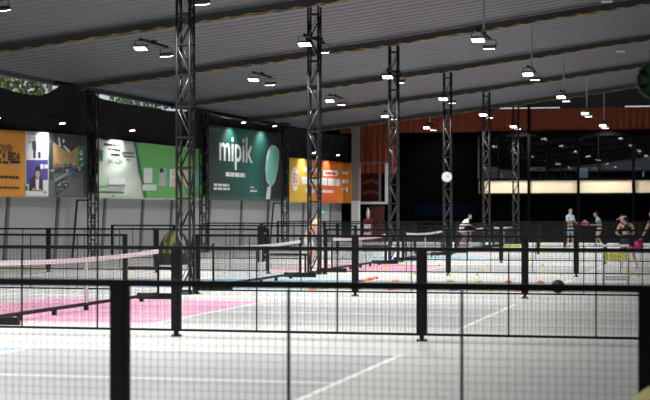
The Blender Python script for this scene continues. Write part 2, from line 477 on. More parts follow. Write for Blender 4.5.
# ------------------------------------------------------------------ lattice columns
CELL = .60
def column_parts(w, H):
    """shared meshes for a lattice column of width w"""
    h = w/2
    ch = MB().tube((0,0,0),(0,0,H),.027,8).data('chord', TRUSS, True)
    bt = MB()
    for a, b in (((-h,-h),(h,-h)),((h,-h),(h,h)),((h,h),(-h,h)),((-h,h),(-h,-h))):
        bt.box(((a[0]+b[0])/2,(a[1]+b[1])/2,0), (abs(a[0]-b[0])+.03, abs(a[1]-b[1])+.03, .035))
    bt = bt.data('batten_ring', TRUSS)
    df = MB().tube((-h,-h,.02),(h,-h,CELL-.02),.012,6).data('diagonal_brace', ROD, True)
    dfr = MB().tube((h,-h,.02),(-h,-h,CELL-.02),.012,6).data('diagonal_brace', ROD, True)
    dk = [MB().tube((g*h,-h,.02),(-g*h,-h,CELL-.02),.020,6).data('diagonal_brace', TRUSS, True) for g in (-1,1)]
    bp = MB().box((0,0,.01),(w+.16,w+.16,.02))
    for a in (-1,1):
        for b in (-1,1): bp.tube((a*(h+.05),b*(h+.05),.02),(a*(h+.05),b*(h+.05),.05),.018,6)
    bp = bp.data('base_plate', TRUSS)
    return ch, bt, df, dfr, bp, dk
def lattice_column(label, loc, rz, w, H, parts, group):
    t = thing('lattice_column', label, 'column', loc, rz, group)
    ch, bt, df, dfr, bp, dk = parts; h = w/2
    for a in (-1,1):
        for b in (-1,1): child('chord', ch, t, (a*h,b*h,0))
    n = int((H-.1)/CELL)
    for k in range(n+1): child('batten_ring', bt, t, (0,0,.06+k*CELL))
    for k in range(n):
        for q in range(4):
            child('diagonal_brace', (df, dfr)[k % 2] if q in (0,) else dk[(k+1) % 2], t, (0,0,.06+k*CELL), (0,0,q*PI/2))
    child('base_plate', bp, t)
    return t
COLX = -10.27
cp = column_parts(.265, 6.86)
clabs = ['nearest black lattice column, rising past the top of the picture in front of the green banner',
 'second nearest black lattice column, left edge of the orange banner behind it',
 'black lattice column in front of the red wall by the pale frame',
 'black lattice column carrying the round white clock',
 'black lattice column at the left end of the cream fascia',
 'farthest black lattice column, crossing the cream fascia']
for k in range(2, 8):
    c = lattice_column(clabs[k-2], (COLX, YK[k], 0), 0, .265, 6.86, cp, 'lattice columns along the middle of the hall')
wlabs = ['lattice column on the left wall between shop photo banner and white banner',
         'lattice column on the left wall between green banner and teal banner',
         'lattice column on the left wall between teal banner and orange-red banner']
wp = column_parts(.26, 5.5)
WCOL = []
for i, px in enumerate((93, 204, 285)):
    Y = wall_u(px); WCOL.append(Y)
    t = lattice_column(wlabs[i], (wx(Y), Y, 0), WROT, .26, 5.5, wp, 'lattice columns along the left wall')
    if i in (0, 2):
        mb = MB(); mb.tube((-.29,.62,.03),(-.22,.47,2.0),.04,8)
        mb.build('raking_leg', TRUSS, t)
        MB().tube((-.22,.47,1.98),(-.10,.13,1.98),.03,8).build('raking_leg_tie', TRUSS, t)
        MB().tube((-.29,.62,.05),(-.10,.13,.06),.025,8).build('raking_leg_tie', TRUSS, t)
    MB().box((0,0,5.56),(.5,.3,.1)).build('cap_plate', TRUSS, t)

# ------------------------------------------------------------------ fences
FH = 1.168
def mesh_panel_data(w):
    mb = MB(); r = .0022; z0 = .10; z1 = FH-.03; n = int(round(w/.05))
    for k in range(1, n):
        x = -w/2+w*k/n; mb.box((x,0,(z0+z1)/2),(.0023,.0023,z1-z0))
    m = int(round((z1-z0)/.05))
    for k in range(1, m): mb.box((0,.003,z0+(z1-z0)*k/m),(w,.0018,.0018))
    return mb.data('wire_mesh', WIRE)
_pd = {}
def panel_parts(w):
    k = round(w, 2)
    if k not in _pd:
        fr = MB(); fr.box((0,0,FH-.023),(w,.046,.046)); fr.box((0,0,.083),(w,.03,.03))
        for s in (-1,1): fr.box((s*(w/2-.02),0,(FH+.07)/2),(.04,.045,FH-.07))
        st = MB().box((0,0,(.09+FH-.05)/2),(.016,.016,FH-.14))
        _pd[k] = (fr.data('panel_frame', BLACK), mesh_panel_data(w-.08), st.data('stiffener', BLACK))
    return _pd[k]
post_me = MB().box((0,0,(FH)/2),(.05,.055,FH)).data('post', BLACK)
_b = MB().box((0,0,.006),(.13,.10,.012))
for s in (-1,1): _b.tube((s*.048,0,.012),(s*.048,0,.035),.010,6)
plate_me = _b.data('base_plate', BLACK)
bolt_me = MB().tube((0,0,.012),(0,0,.03),.012,6).data('bolt', mat('rusty_bolt', (.25,.17,.10), .6))
cap_me = MB().box((0,0,FH+.008),(.055,.06,.016)).data('post_cap', RUBBER)
def fence_run(label, Y, xs, group='wire mesh fences across the hall', gap_to=None):
    t = thing('court_fence', label, 'fence', (xs[0], Y, 0), 0, group)
    for i, x in enumerate(xs):
        p = child('post', post_me, t, (x-xs[0],0,0)); child('base_plate', plate_me, p)
    for a, b in zip(xs, xs[1:]):
        w = abs(b-a)-.05; c = (a+b)/2-xs[0]
        fr, me, st = panel_parts(w)
        f = child('panel_frame', fr, t, (c,0,0)); child('wire_mesh', me, f)
        for s in (-1,1): child('stiffener', st, f, (s*w/6,0,0))
    if gap_to:
        w = gap_to-xs[0]
        MB().box((w/2+.025,0,.50),(w-.05,.05,.06)).build('gap_rail', BLACK, t)
        MB().box((w-.04,0,.26),(.04,.04,.52)).build('gap_rail_foot', BLACK, t)
    return t
RXS = [[-7.28,-3.895,-.462,2.97],[-10.15,-6.91,-3.69,-.46,2.75],[-10.03,-6.87,-3.64,-.42],[-9.99,-6.8,-3.61,-.42]]+[[-9.99,-6.85,-3.65,-.45]]*3
for k in range(0, 7):
    xs = RXS[k]
    names = ['black wire mesh fence nearest the camera, running off below the picture',
      'second nearest black wire mesh fence, across the whole picture behind the first',
      'right-hand part of the third black fence, from the nearest lattice column',
      'right-hand part of the fourth black fence, starting at the second lattice column',
      'right-hand part of the fifth black fence, starting at the third lattice column',
      'right-hand part of the sixth black fence, starting at the clock column',
      'right-hand part of the farthest black fence, in front of the two men in blue']
    fence_run(names[k], YK[k] if k else 10.15, xs)
LXS = [-11.5,-14.55,-17.6,-19.8]
for k in range(2, 7):
    xs = LXS[:3] if k == 2 else LXS
    nm = ['third','fourth','fifth','sixth','farthest'][k-2]
    fence_run('left part of the %s black fence, ending short of the %s' % (nm, ['nearest lattice column','second lattice column','third lattice column','clock column','column before the cream fascia'][k-2]),
              YK[k], xs, gap_to=COLX-.2)
# dark board on the end of the fourth fence
def fence_board(px, top, bot, Y, lab):
    a = at(px, bot, Y-.06); b = at(px, top, Y-.06)
    t = thing('court_board', lab, 'board', (a.x, Y-.09, a.z))
    h = b.z-a.z
    MB().box((0,0,h/2),(.16,.04,h)).build('panel', BLACK, t)
    MB().box((0,0,h),(.18,.06,.03)).build('top_edge', RUBBER, t)
    for z in (.2, .8): MB().box((.06,.07,h*z),(.12,.10,.02)).build('clamp', STEEL, t)
fence_board(261, 226, 262, YK[3]-.04, 'tall narrow black board clamped to the end post of the fourth fence')

# ------------------------------------------------------------------ pickleball nets
def net_z(y):                        # dips in the middle
    return .862+.05*(y/3.5)**2
def build_net(idx, label):
    t = thing('court_net', label, 'net', (XN, CTR[idx]-.28, 0), 0, 'portable nets on the courts')
    n = 28; hw = 3.48
    ys = [-hw+2*hw*i/n for i in range(n+1)]
    mb = MB(); vs = []
    for y in ys: vs += [(-.012,y,net_z(y)),(.012,y,net_z(y)),(-.012,y,net_z(y)-.072),(.012,y,net_z(y)-.072)]
    fs = []
    for i in range(n):
        a = 4*i; b = a+4; fs += [(a,b,b+1,a+1),(a+2,a+3,b+3,b+2),(a,a+2,b+2,b),(a+1,b+1,b+3,a+3)]
    mb.add(vs, fs+[(0,1,3,2),(4*n,4*n+2,4*n+3,4*n+1)]); mb.build('top_tape', TAPE, t)
    mb = MB(); m = int(2*hw/.05)
    for i in range(m+1):
        y = -hw+2*hw*i/m; zt = net_z(y)-.05; mb.box((0,y,(.13+zt)/2),(.003,.003,zt-.13))
    for k in range(14):
        for i in range(8):
            a = -hw+2*hw*i/8; b = -hw+2*hw*(i+1)/8; f = k/14
            za = .13+(net_z(a)-.18)*f; zb = .13+(net_z(b)-.18)*f; mb.tube((0,a,za),(0,b,zb),.0017,3,cap=False)
    mb.build('net_mesh', NETM, t)
    for s in (-1,): MB().box((0,s*(hw-.03),.52),(.014,.05,.78)).build('side_tape', TAPE, t)
    MB().box((.016,0,.48),(.006,.05,.72)).build('center_strap', TAPE, t)
    MB().box((-.016,0,.48),(.006,.05,.72)).build('center_strap', TAPE, t)
    mb = MB(); mb.tube((0,-hw,.10),(0,hw,.10),.03,8); mb.build('base_bar', BLACK, t)
    for k in range(5):
        y = -2.6+1.3*k; MB().box((0,y,.045),(.06,.07,.09)).build('bar_foot', BLACK, t)
    for s in (-1,1):
        p = MB().tube((0,s*hw,.06),(0,s*hw,.93),.024,8).build('net_post', BLACK, t, True)
        MB().box((0,s*hw,.055),(.80,.09,.11)).build('base_foot', BLACK, t)
        MB().sphere((0,s*hw,.94),.03,8,6).build('post_cap', RUBBER, p, True)
nl = ['net nearest the camera at left, white tape sagging over the pink kitchen','second nearest net, its white tape just right of the nearest lattice column',
 'third nearest net, its tape between the second and third lattice columns','fourth nearest net, its white tape left of the clock column',
 'fifth nearest net, in front of the running player in white','farthest net, short white tape right of the running player']
for i in range(1, 7): build_net(i, nl[i-1])

# ------------------------------------------------------------------ floodlights
def head_data():
    b = MB(); b.box((0,0,.035),(.32,.24,.05)); 
    for k in range(5): b.box((-.14+.07*k,0,.075),(.012,.2,.03))
    l = MB().box((0,0,.004),(.29,.21,.012))
    br = MB()
    for s in (-1,1): br.box((s*.17,0,.12),(.012,.03,.20))
    br.box((0,0,.22),(.35,.03,.012))
    return b.data('lamp_head', HOUSING), l.data('lens', LENS), br.data('bracket', HOUSING)
HD = head_data()
FLOOD = bpy.data.lights.new('flood_beam', 'AREA'); FLOOD.shape = 'RECTANGLE'; FLOOD.size = .29; FLOOD.size_y = .21; FLOOD.energy = 146; FLOOD.spread = math.radians(138); FLOOD.color = (1,.99,.97)
def flood(label, x, Y, kind, group, zb=6.03, tilt=14):
    t = thing('twin_floodlight', label, 'floodlight', (x, Y, zb), 0, group)
    MB().box((0,0,0),(.06,2.1,.06)).build('crossbar', BLACK, t)
    if kind == 'hung':
        H = roofz(x)-zb-.30
        MB().tube((0,0,.03),(0,0,H),.025,8).build('drop_pole', STEEL, t)
        MB().box((0,0,.05),(.12,.16,.04)).build('pole_clamp', BLACK, t)
    else:
        for s in (-1,1): MB().box((s*.165,0,0),(.03,.4,.10)).build('column_clamp', BLACK, t)
    for s in (-1,1):
        h = child('lamp_head', HD[0], t, (0,s*1.0,-.25), (math.radians(s*tilt),0,0))
        child('lens', HD[1], h); child('bracket', HD[2], h)
        lo = bpy.data.objects.new('flood_beam', FLOOD); COL.objects.link(lo); lo.parent = h; lo.location = (0,0,-.006)
        MB().tube((0,s*1.0,-.03),(0,s*1.0+s*.0,-.05),.02,6).build('swivel', BLACK, t)
    return t
places = ['nearest','second nearest','third nearest','fourth nearest','fifth nearest','farthest']
for k in range(2, 8):
    flood('hanging twin floodlight of the left-hand ceiling row, %s in that row' % places[k-2], -14.62, YK[k], 'hung', 'hung floodlights of the left row')
    flood('twin floodlight clamped to the %s lattice column in the middle row' % places[k-2], COLX, YK[k], 'col', 'floodlights on the middle columns')
for k in range(3, 8):
    flood('hanging twin floodlight of the right-hand ceiling row, %s in that row' % places[k-3], -5.9, YK[k], 'hung', 'hung floodlights of the right row')
for k, x in ((1,-14.62),(1,-5.9),(2,-5.9),(1,COLX),(0,COLX),(0,-14.62),(0,-5.9)):
    flood('twin floodlight hanging above the picture, over the near %s' % {-14.62:'left court ends',-5.9:'right court ends',COLX:'nets'}[x]+('' if k == 1 else ', farther one' if k == 2 else ', nearest one'), x, YK[k], 'hung', 'floodlights above the picture')

# ------------------------------------------------------------------ banners
FONT_CACHE = {}
def text_mesh(s, size=1.0, bold=0.0, shear=0.0):
    cu = bpy.data.curves.new('t', 'FONT'); cu.body = s; cu.size = size; cu.offset = bold; cu.shear = shear; cu.resolution_u = 3
    o = bpy.data.objects.new('t', cu); COL.objects.link(o)
    dg = bpy.context.evaluated_depsgraph_get(); me = bpy.data.meshes.new_from_object(o.evaluated_get(dg))
    bpy.data.objects.remove(o); return me
def put_text(mb, s, x0, x1, z0, z1, y=-.012, bold=0.0, shear=0.0):
    """text fitted into the rectangle"""
    me = text_mesh(s, 1.0, bold, shear)
    xs = [v.co.x for v in me.vertices]; zs = [v.co.y for v in me.vertices]
    a, b, c, d = min(xs), max(xs), min(zs), max(zs)
    vs = [((v.co.x-a)/(b-a)*(x1-x0)+x0, y, (v.co.y-c)/(d-c)*(z1-z0)+z0) for v in me.vertices]
    mb.add(vs, [tuple(p.vertices) for p in me.polygons])
    bpy.data.meshes.remove(me)
def words(mb, x0, x1, z, h, y=-.011, n=5, seed=1):
    """an unreadable line of print: short word blocks"""
    rnd = random.Random(seed); x = x0; L = (x1-x0)/n
    while x < x1-.02:
        w = min(L*(.6+.7*rnd.random()), x1-x); mb.box((x+w/2,y,z),(w,.003,h)); x += w+L*.18
BO = .12   # banners hang this far in front of the post line (towards the court)
class Banner:
    def __init__(s, name, label, px0, px1, py_top0, py_top1, py_bot0, off=-.30):
        s.off = off
        s.Y0, zt0 = wall_pt(px0, py_top0, off); s.Y1, zt1 = wall_pt(px1, py_top1, off)
        s.z0 = wall_pt(px0, py_bot0, off)[1]; s.L = uY(s.Y1, s.Y0); s.h0 = zt0-s.z0; s.h1 = zt1-s.z0
        s.t = thing(name, label, 'banner', (wx(s.Y0)+off, s.Y0, s.z0), WROT)
    def uv(s, px, py):
        Y, z = wall_pt(px, py, s.off); return uY(Y, s.Y0), z-s.z0
    def cloth(s, m, wr=.0, name='cloth'):
        mb = MB(); n = 40; r = 14; vs = []
        for side in (0,1):
            for j in range(r+1):
                for i in range(n+1):
                    u = s.L*i/n; h = s.h0+(s.h1-s.h0)*i/n; z = h*j/r
                    y = wr*(math.sin(i*.55-j*.9)+.6*math.sin(i*.3+j*.5))+side*.02
                    vs.append((u,y,z))
        N = (n+1)*(r+1); fs = []
        for j in range(r):
            for i in range(n):
                a = j*(n+1)+i; fs.append((a,a+1,a+n+2,a+n+1)); fs.append((N+a,N+a+n+1,N+a+n+2,N+a+1))
        for i in range(n):
            fs.append((i,N+i,N+i+1,i+1)); a = r*(n+1)+i; fs.append((a,a+1,N+a+1,N+a))
        mb.add(vs, fs); o = mb.build(name, m, s.t, True)
        rl = MB(); rl.tube((.06,.04,.02),(s.L-.06,.04,.02),.02,6); rl.build('bottom_rail', STEEL, s.t)
        rl = MB(); rl.tube((.06,.04,s.h0-.02),(s.L-.06,.04,s.h1-.02),.02,6); rl.build('top_rail', BLACK, s.t)
        for q in (0,1):
            st = MB(); x = .06+(s.L-.12)*q; st.tube((x,.05,0),(x,.05,(s.h0,s.h1)[q]),.02,6); st.build('side_post', BLACK, s.t)
        return o
    def poly(s, mb, pts, y=-.010):
        mb.plate([s.uv(*p) for p in pts], y, y+.004)
    def rect(s, mb, x0, y0, x1, y1, y=-.010): s.poly(mb, [(x0,y1),(x1,y1),(x1,y0),(x0,y0)], y)
    def oval(s, mb, cx, cy, rx, ry, y=-.010, n=20, y2=None):
        s.poly(mb, [(cx+rx*math.cos(2*PI*k/n), cy-ry*math.sin(2*PI*k/n)) for k in range(n)], y)
    def txt(s, mb, string, x0, y0, x1, y1, y=-.013, bold=0.0, shear=0.0):
        a = s.uv(x0, y1); b = s.uv(x1, y0); put_text(mb, string, a[0], b[0], a[1], b[1], y, bold, shear)
    def line(s, mb, x0, x1, cy, hpx, n, seed, y=-.011):
        a = s.uv(x0, cy+hpx/2); b = s.uv(x1, cy-hpx/2); words(mb, a[0], b[0], (a[1]+b[1])/2, b[1]-a[1], y, n, seed)

INK = mat('black_print', (.02,.018,.015), .6); WPR = mat('white_print', (.86,.86,.84), .55)
# orange cue shop banner
b = Banner('advertising_banner', 'orange banner with heavy black lettering at the left picture edge', -24, 25, 128, 131, 196.5)
b.cloth(mat('orange_vinyl', (.80,.33,.03), .5, var=.03), .003)
e = MB(); b.txt(e, 'CHUYÊN', -1.5, 143.5, 12, 151, bold=.012, shear=.1); b.txt(e, 'CƠ BIDA', -2.5, 151.5, 20, 160, bold=.026, shear=.1)
e.build('headline', INK, b.t); e = MB()
b.rect(e, 10, 160.8, 20, 163.6); b.line(e, -18, 8, 161.8, 1.2, 4, 3); e.build('tag_print', INK, b.t); e = MB(); b.line(e, -18, 19, 177, 1.3, 12, 4); e.build('middle_print', INK, b.t); e = MB(); b.line(e, -18, 19, 187.5, .9, 12, 5)
e.build('small_print', INK, b.t)
# portrait board
b = Banner('photo_banner', 'white banner with two printed photos between orange banner and shop photo', 25.4, 48.6, 131, 132.5, 196.6)
b.cloth(mat('white_vinyl', (.80,.80,.83), .5, var=.03), .003)
PUR = mat('purple_print', (.10,.07,.36), .5); SKP = mat('skin_print', (.62,.34,.24), .5); SUIT = mat('navy_print', (.03,.035,.06), .5); PW = mat('white_figure_print', (.74,.72,.74), .5); RDP = mat('red_print', (.6,.12,.1), .5)
e = MB()
b.poly(e, [(32.5,150),(32,142),(33.5,140.5),(35.5,141),(36,150)]); b.rect(e, 33.2, 150, 35.4, 158); b.rect(e, 38, 152, 40.4, 158); e.mi = 1
b.oval(e, 34.6, 138.6, 1.0, 1.6); b.oval(e, 39.2, 139.2, 1.0, 1.6); b.rect(e, 29.5, 141.2, 30.6, 142.6); e.mi = 2
b.poly(e, [(37,152),(36.6,143),(38.5,141),(41,141.5),(42,152)], -.012); b.oval(e, 36.2, 144, .5, 3, -.013); e.mi = 3
b.rect(e, 29,141.3,31,142.5); b.rect(e, 41.8,142.4,44.8,143.4); e.mi = 4; b.line(e, 27, 36, 133.6, .8, 4, 6)
o = e.build('team_photo', [SUIT, SKP, PW, RDP, MATS['grey_print']], b.t)
e = MB(); b.rect(e, 26.2, 160, 47.6, 184); e.mi = 1
b.poly(e, [(28.5,191),(30,179),(33.5,176),(40,176),(42.5,181),(42.5,191)], -.013); b.rect(e, 25.6, 186, 27.2, 190.5, -.012); b.rect(e, 43,191,46,193.4,-.012); e.mi = 2
b.poly(e, [(35.6,190),(35.2,178),(37.2,180),(38.6,178),(38.4,190)], -.016); b.rect(e, 26, 190.5, 47.8, 195.5, -.012); b.rect(e, 40,164,43,169,-.013); b.rect(e, 44,164.5,47.5,168.5,-.013); b.rect(e,42.6,180,47.6,190,-.0115); e.mi = 3
b.oval(e, 37.2, 173.4, 2.2, 5.2, -.018); b.oval(e, 33, 189.6, 1.6, 1.8, -.019); b.oval(e, 39.6, 190.4, 1.4, 1.4, -.019); e.mi = 4
b.poly(e, [(35,172),(35,168.5),(36.5,166),(38.5,166),(39.6,168.5),(39.5,172),(37.2,170.4)], -.021)
e.build('signing_photo', [PUR, SUIT, WPR, SKP, INK], b.t)
# shop interior photo
b = Banner('photo_banner', 'large printed photo of a shop interior left of the first wall lattice column', 49, 87.5, 132.6, 136, 197)
b.cloth(mat('shop_floor_print', (.16,.175,.18), .5, var=.15, scale=5), .003)
OCH = mat('ochre_print', (.50,.33,.14), .5); CEI = mat('dark_ceiling_print', (.055,.045,.06), .5); GRN = mat('green_sign_print', (.03,.30,.08), .5); SHB = mat('shelf_print', (.05,.055,.06), .5); BLP = mat('blue_goods_print', (.08,.20,.5), .5); RGD = mat('mixed_goods_print', (.35,.16,.12), .5, var=.5, scale=60); GLW = mat('pale_light_print', (.86,.92,.95), .5); GCT = mat('grey_counter_print', (.34,.36,.36), .5); BRN = mat('brown_box_print', (.34,.22,.10), .5)
e = MB(); rr = random.Random(9)
b.poly(e, [(49.3,140),(49.3,133),(87.2,136.6),(87.2,146),(78,146),(69,153),(53,142)]); e.mi = 1
b.poly(e, [(53,167),(53,142),(69,153),(69,164)], -.011); b.poly(e, [(69,164),(69,153),(78,146.5),(78,166)], -.011); e.mi = 2
b.rect(e, 77.6, 147, 84, 166, -.012); e.mi = 3
b.poly(e, [(49.5,174),(49.5,168),(84,166),(84,171)], -.013); b.poly(e, [(56,196),(54.5,181),(67.5,174),(68.5,186)], -.014); b.poly(e, [(84,197),(84,147),(87.2,147),(87.2,197)], -.013); b.rect(e, 49.5, 142, 52.6, 180, -.012); e.mi = 7
b.poly(e, [(54.5,182),(53.8,179.5),(66.5,172.6),(68,174.6)], -.0185); e.mi = 8
for k in range(14): x = 73+rr.random()*9; y = 170+(x-73)*1.1+rr.random()*7; b.rect(e, x, y, x+1.8, y+1.6, -.0165-.0003*k)
for k in range(64):
    x = 50+rr.random()*33; y = 163+rr.random()*9; e.mi = rr.choice((4,4,5,6,3,3,7,8)); b.rect(e, x, y, x+1+rr.random()*1.3, y+.8+rr.random()*1.6, -.0155-.00015*k)
for k in range(40):
    q = rr.random(); x = 56+q*11; y = 183-q*6+rr.random()*9; e.mi = rr.choice((5,3,6,4,7)); b.rect(e, x, y, x+.9, y+1.1, -.0155-.0002*k)
e.mi = 4
for k in range(5): b.rect(e, 69.6+.8*k, 168+k*1.3, 71.6+.8*k, 170.6+k*1.5, -.027)
e.mi = 6
b.poly(e, [(57,137.5),(58.8,137),(60.2,146),(58.5,147)], -.028); b.poly(e, [(62,146),(64,145.4),(70,152),(68,153)], -.028); b.oval(e, 62.8, 141, 1, 2, -.028)
b.oval(e, 80.6, 153, 1.6, 2.4, -.019); b.rect(e, 79.4, 158, 82, 160, -.019)
e.mi = 2; b.oval(e, 80.6, 152.4, .7, 1.0, -.022)
e.build('shop_photo_print', [CEI, OCH, GRN, SHB, BLP, RGD, GLW, GCT, BRN], b.t)
# white / green banner
b = Banner('advertising_banner', 'creased white and green banner between the first two wall lattice columns', 97.5, 201, 138, 149, 198.5)
b.cloth(mat('pale_green_white_vinyl', (.70,.76,.68), .5, var=.04), .022)
LG = mat('leaf_green_print', (.16,.52,.13), .5); DG = mat('dark_green_print', (.03,.20,.09), .5); SKY2 = mat('turquoise_print', (.25,.62,.62), .5); PKS = mat('pink_photo_print', (.78,.55,.50), .5)
e = MB()
b.poly(e, [(134,142.3),(200.7,149.2),(200.7,198),(144.5,198)], -.046); e.mi = 1
b.poly(e, [(133.2,142.2),(135,142.4),(145.6,198),(143.8,198)], -.052); e.mi = 2
b.line(e, 157.5, 168, 152, 2.6, 2, 3); b.line(e, 158, 192, 156.2, 3, 5, 8); b.rect(e, 141, 184.5, 155, 190.5, -.056); b.line(e, 158, 196, 191.5, 1.4, 8, 9)
b.rect(e, 168.4, 169, 176, 187, -.056); b.rect(e, 142.4,168,151,183,-.054)
for o_ in e.v[-8:]: pass
e.mi = 3; b.rect(e, 157, 168.5, 165.5, 186, -.056); b.rect(e, 192.5, 170, 197.5, 187, -.056)
e.mi = 4; b.oval(e, 161, 174, 1.6, 3.4, -.060); b.poly(e, [(158.4,186),(159.6,178),(162,177),(163.6,186)], -.060); b.oval(e, 172, 173, 1.6, 3, -.060); b.poly(e, [(169.4,187),(170.4,178),(174,178),(175,187)], -.060); b.rect(e, 182,170,189,187,-.056)
e.mi = 5; b.line(e, 152, 196, 162.5, 1.6, 8, 4); b.line(e, 104, 120, 145, 1.0, 5, 31); b.line(e, 108, 120, 149.6, 1.1, 5, 32); b.line(e, 108, 120, 154.5, 1.2, 5, 33); b.txt(e, 'SÀI GÒN', 107, 157.6, 120.5, 163, -.05, .004)
b.line(e, 122, 134, 153, .5, 7, 21); b.line(e, 123, 134, 156.5, .5, 7, 22); b.line(e, 126, 131, 160, .5, 3, 23)
b.oval(e, 160, 170.5, 2.0, 2.2, -.062)
e.mi = 1; b.rect(e, 98.5,150,101.5,161,-.05); b.line(e, 99, 130, 192.5, 1.0, 14, 41); b.rect(e,107,184.6,124,185.6,-.05)
e.mi = 0; b.rect(e, 98.3, 185.8, 107, 187.8, -.05); b.oval(e, 112.5, 196, 1.3, 1.4, -.05)
e.mi = 2; b.rect(e, 107, 178, 124, 184.6, -.05)
e.build('printed_artwork', [LG, DG, WPR, SKY2, PKS, INK], b.t)
# teal banner
b = Banner('advertising_banner', 'dark teal banner with big white lettering and a pale green paddle', 207.5, 283, 124.5, 133.5, 199.8)
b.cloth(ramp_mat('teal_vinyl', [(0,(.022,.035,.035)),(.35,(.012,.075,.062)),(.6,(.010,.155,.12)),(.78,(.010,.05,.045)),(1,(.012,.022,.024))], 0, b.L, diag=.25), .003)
e = MB(); b.txt(e, 'mipik', 219, 138, 252.5, 169, -.014, bold=.012); e.build('headline', WPR, b.t); e = MB()
b.line(e, 225.5, 245, 174.8, 3.0, 5, 11); e.build('tagline', WPR, b.t); e = MB(); b.line(e, 213.5, 229, 185, 1.8, 4, 12); b.line(e, 213.5, 229.5, 188.8, 1.8, 4, 13); e.build('small_print', WPR, b.t); e = MB(); b.line(e, 250, 254, 187.4, 1.2, 2, 14); b.line(e, 250, 256.5, 191, 1.6, 3, 15)
e.build('small_print', WPR, b.t)
e = MB()
out = [(266.2,181),(265.2,170),(266.5,157),(269,148),(271.5,145),(275,146),(278.4,149.5),(279,157),(277.6,169),(274.6,182),(270.6,187)]
b.poly(e, out, -.012); b.poly(e, [(267.2,187),(270.8,186),(269.6,199.2),(265.6,199.2)], -.012); e.mi = 1
cx = 272; cy = 166
b.poly(e, [(cx+(x-cx)*.87, cy+(y-cy)*.95) for x, y in out], -.017)
e.build('paddle_print', [mat('pale_edge_print', (.72,.76,.72), .5), mat('mint_print', (.22,.58,.50), .5)], b.t)
# orange red banner
b = Banner('advertising_banner', 'yellow to orange-red banner with white oval badge near the hall corner', 289.5, 352.5, 157.5, 163, 202.3)
b.cloth(ramp_mat('orange_red_vinyl', [(0,(.84,.50,.05)),(.22,(.86,.52,.06)),(.40,(.80,.16,.03)),(.6,(.78,.13,.025)),(1,(.85,.33,.04))], 0, b.L), .003)
e = MB(); b.oval(e, 294.8, 179, 3.8, 12, -.012, 24)
e.build('badge', [WPR, MATS['red_print']], b.t); e = MB()
a = [(323,170.5),(337,170.5),(338.2,172),(338.2,174.5),(337,176),(323,176)]; b.poly(e, a, -.012)
b.line(e, 303, 320, 170, 3, 4, 51); b.line(e, 301.5, 339.5, 181.5, 5.0, 7, 52); b.line(e, 305, 321, 191, 3, 4, 53); b.line(e, 322, 333, 191.4, 2.4, 5, 54)
e.build('headline', WPR, b.t); e = MB()
b.line(e, 342, 347.5, 173, 2.2, 2, 55); b.line(e, 342, 348, 181.5, 3.5, 2, 56); b.rect(e, 345.6, 187, 347.6, 192); b.line(e, 341.5, 344.8, 189, 1.2, 2, 57)
e.build('side_print', WPR, b.t); e = MB()
b.txt(e, '50', 292.2, 173.5, 298, 183, -.018, bold=.01, shear=.2); b.line(e, 292.4, 297.4, 185.5, .8, 4, 58)
RB = mat('red_badge_print', (.72,.06,.04), .5); e.build('badge_lettering', RB, b.t)
e = MB(); b.line(e, 325, 336, 173.3, 2, 4, 59, -.018); e.build('label_lettering', RB, b.t)

# wall spots over the banners
def wall_spot(px, py, lab, energy=220, aim=(2.2, .25)):
    off = .30
    Y, z = wall_pt(px, py, off)
    t = wall_thing('wall_spotlight', lab, 'spotlight', Y, off, z, 'banner spotlights on the left wall')
    MB().tube((0,.05,.22),(0,.72,.26),.018,6).build('arm', BLACK, t)
    MB().tube((0,.05,.22),(0,0,.10),.014,6).build('swivel', BLACK, t)
    R = Matrix.Rotation(math.radians(-10), 3, 'X')
    h = MB().box((0,0,.05),(.22,.15,.06), R).build('lamp_head', HOUSING, t)
    MB().box(R @ Vector((0,0,-.035)) + Vector((0,0,.05)),(.19,.12,.012), R).build('lens', SLENS, h)
    l = bpy.data.lights.new('spot_beam', 'SPOT'); l.energy = energy; l.spot_size = math.radians(125); l.spot_blend = .8; l.shadow_soft_size = .05; l.color = (.95,1,.97)
    lo = bpy.data.objects.new('spot_beam', l); COL.objects.link(lo); lo.parent = h
    lo.location = Vector((0,.05,-.08))
    d = Vector((0, .42, -1.0)); lo.rotation_euler = d.to_track_quat('-Z','Y').to_euler()
wall_spot(62, 124, 'small spotlight lighting the two photo banners at the left', 130)
wall_spot(132, 131, 'small spotlight lighting the white and green banner', 150)
wall_spot(243.5, 123, 'left small spotlight of the two over the teal banner', 170)
wall_spot(274.5, 126.5, 'right small spotlight of the two over the teal banner', 170)
wall_spot(314, 153, 'left small spotlight of the two over the orange-red banner', 100)
wall_spot(338, 155.5, 'right small spotlight of the two over the orange-red banner', 100)
wall_spot(-3, 119, 'small spotlight just past the left picture edge, lighting the orange banner', 90)

# ------------------------------------------------------------------ clock
p = at(447, 177, YK[4+1]-.2)
t = thing('wall_clock', 'round white clock hung on the fourth lattice column', 'clock', (atX(447, YK[5]-.2), YK[5]-.2, p.z))
M = Matrix.Rotation(PI/2, 4, 'X')
def disc(r, y0, y1, n=28): return MB().tube((0,y0,0),(0,y1,0),r,n)
disc(.20,0,-.05).build('rim', STEEL, t, False); disc(.18,-.045,-.056).build('dial', WPR, t)
mb = MB()
for k in range(12):
    a = k*PI/6; mb.box((.15*math.sin(a),-.058,.15*math.cos(a)),(.012,.004,.03), Matrix.Rotation(a,3,'Y'))
mb.build('hour_marks', INK, t)
MB().box((.0,-.062,.05),(.012,.004,.11)).build('hand', INK, t); MB().box((.05,-.064,.02),(.11,.004,.010), Matrix.Rotation(-.4,3,'Y')).build('hand', INK, t)
MB().box((0,.03,.05),(.06,.07,.06)).build('hanger', BLACK, t)

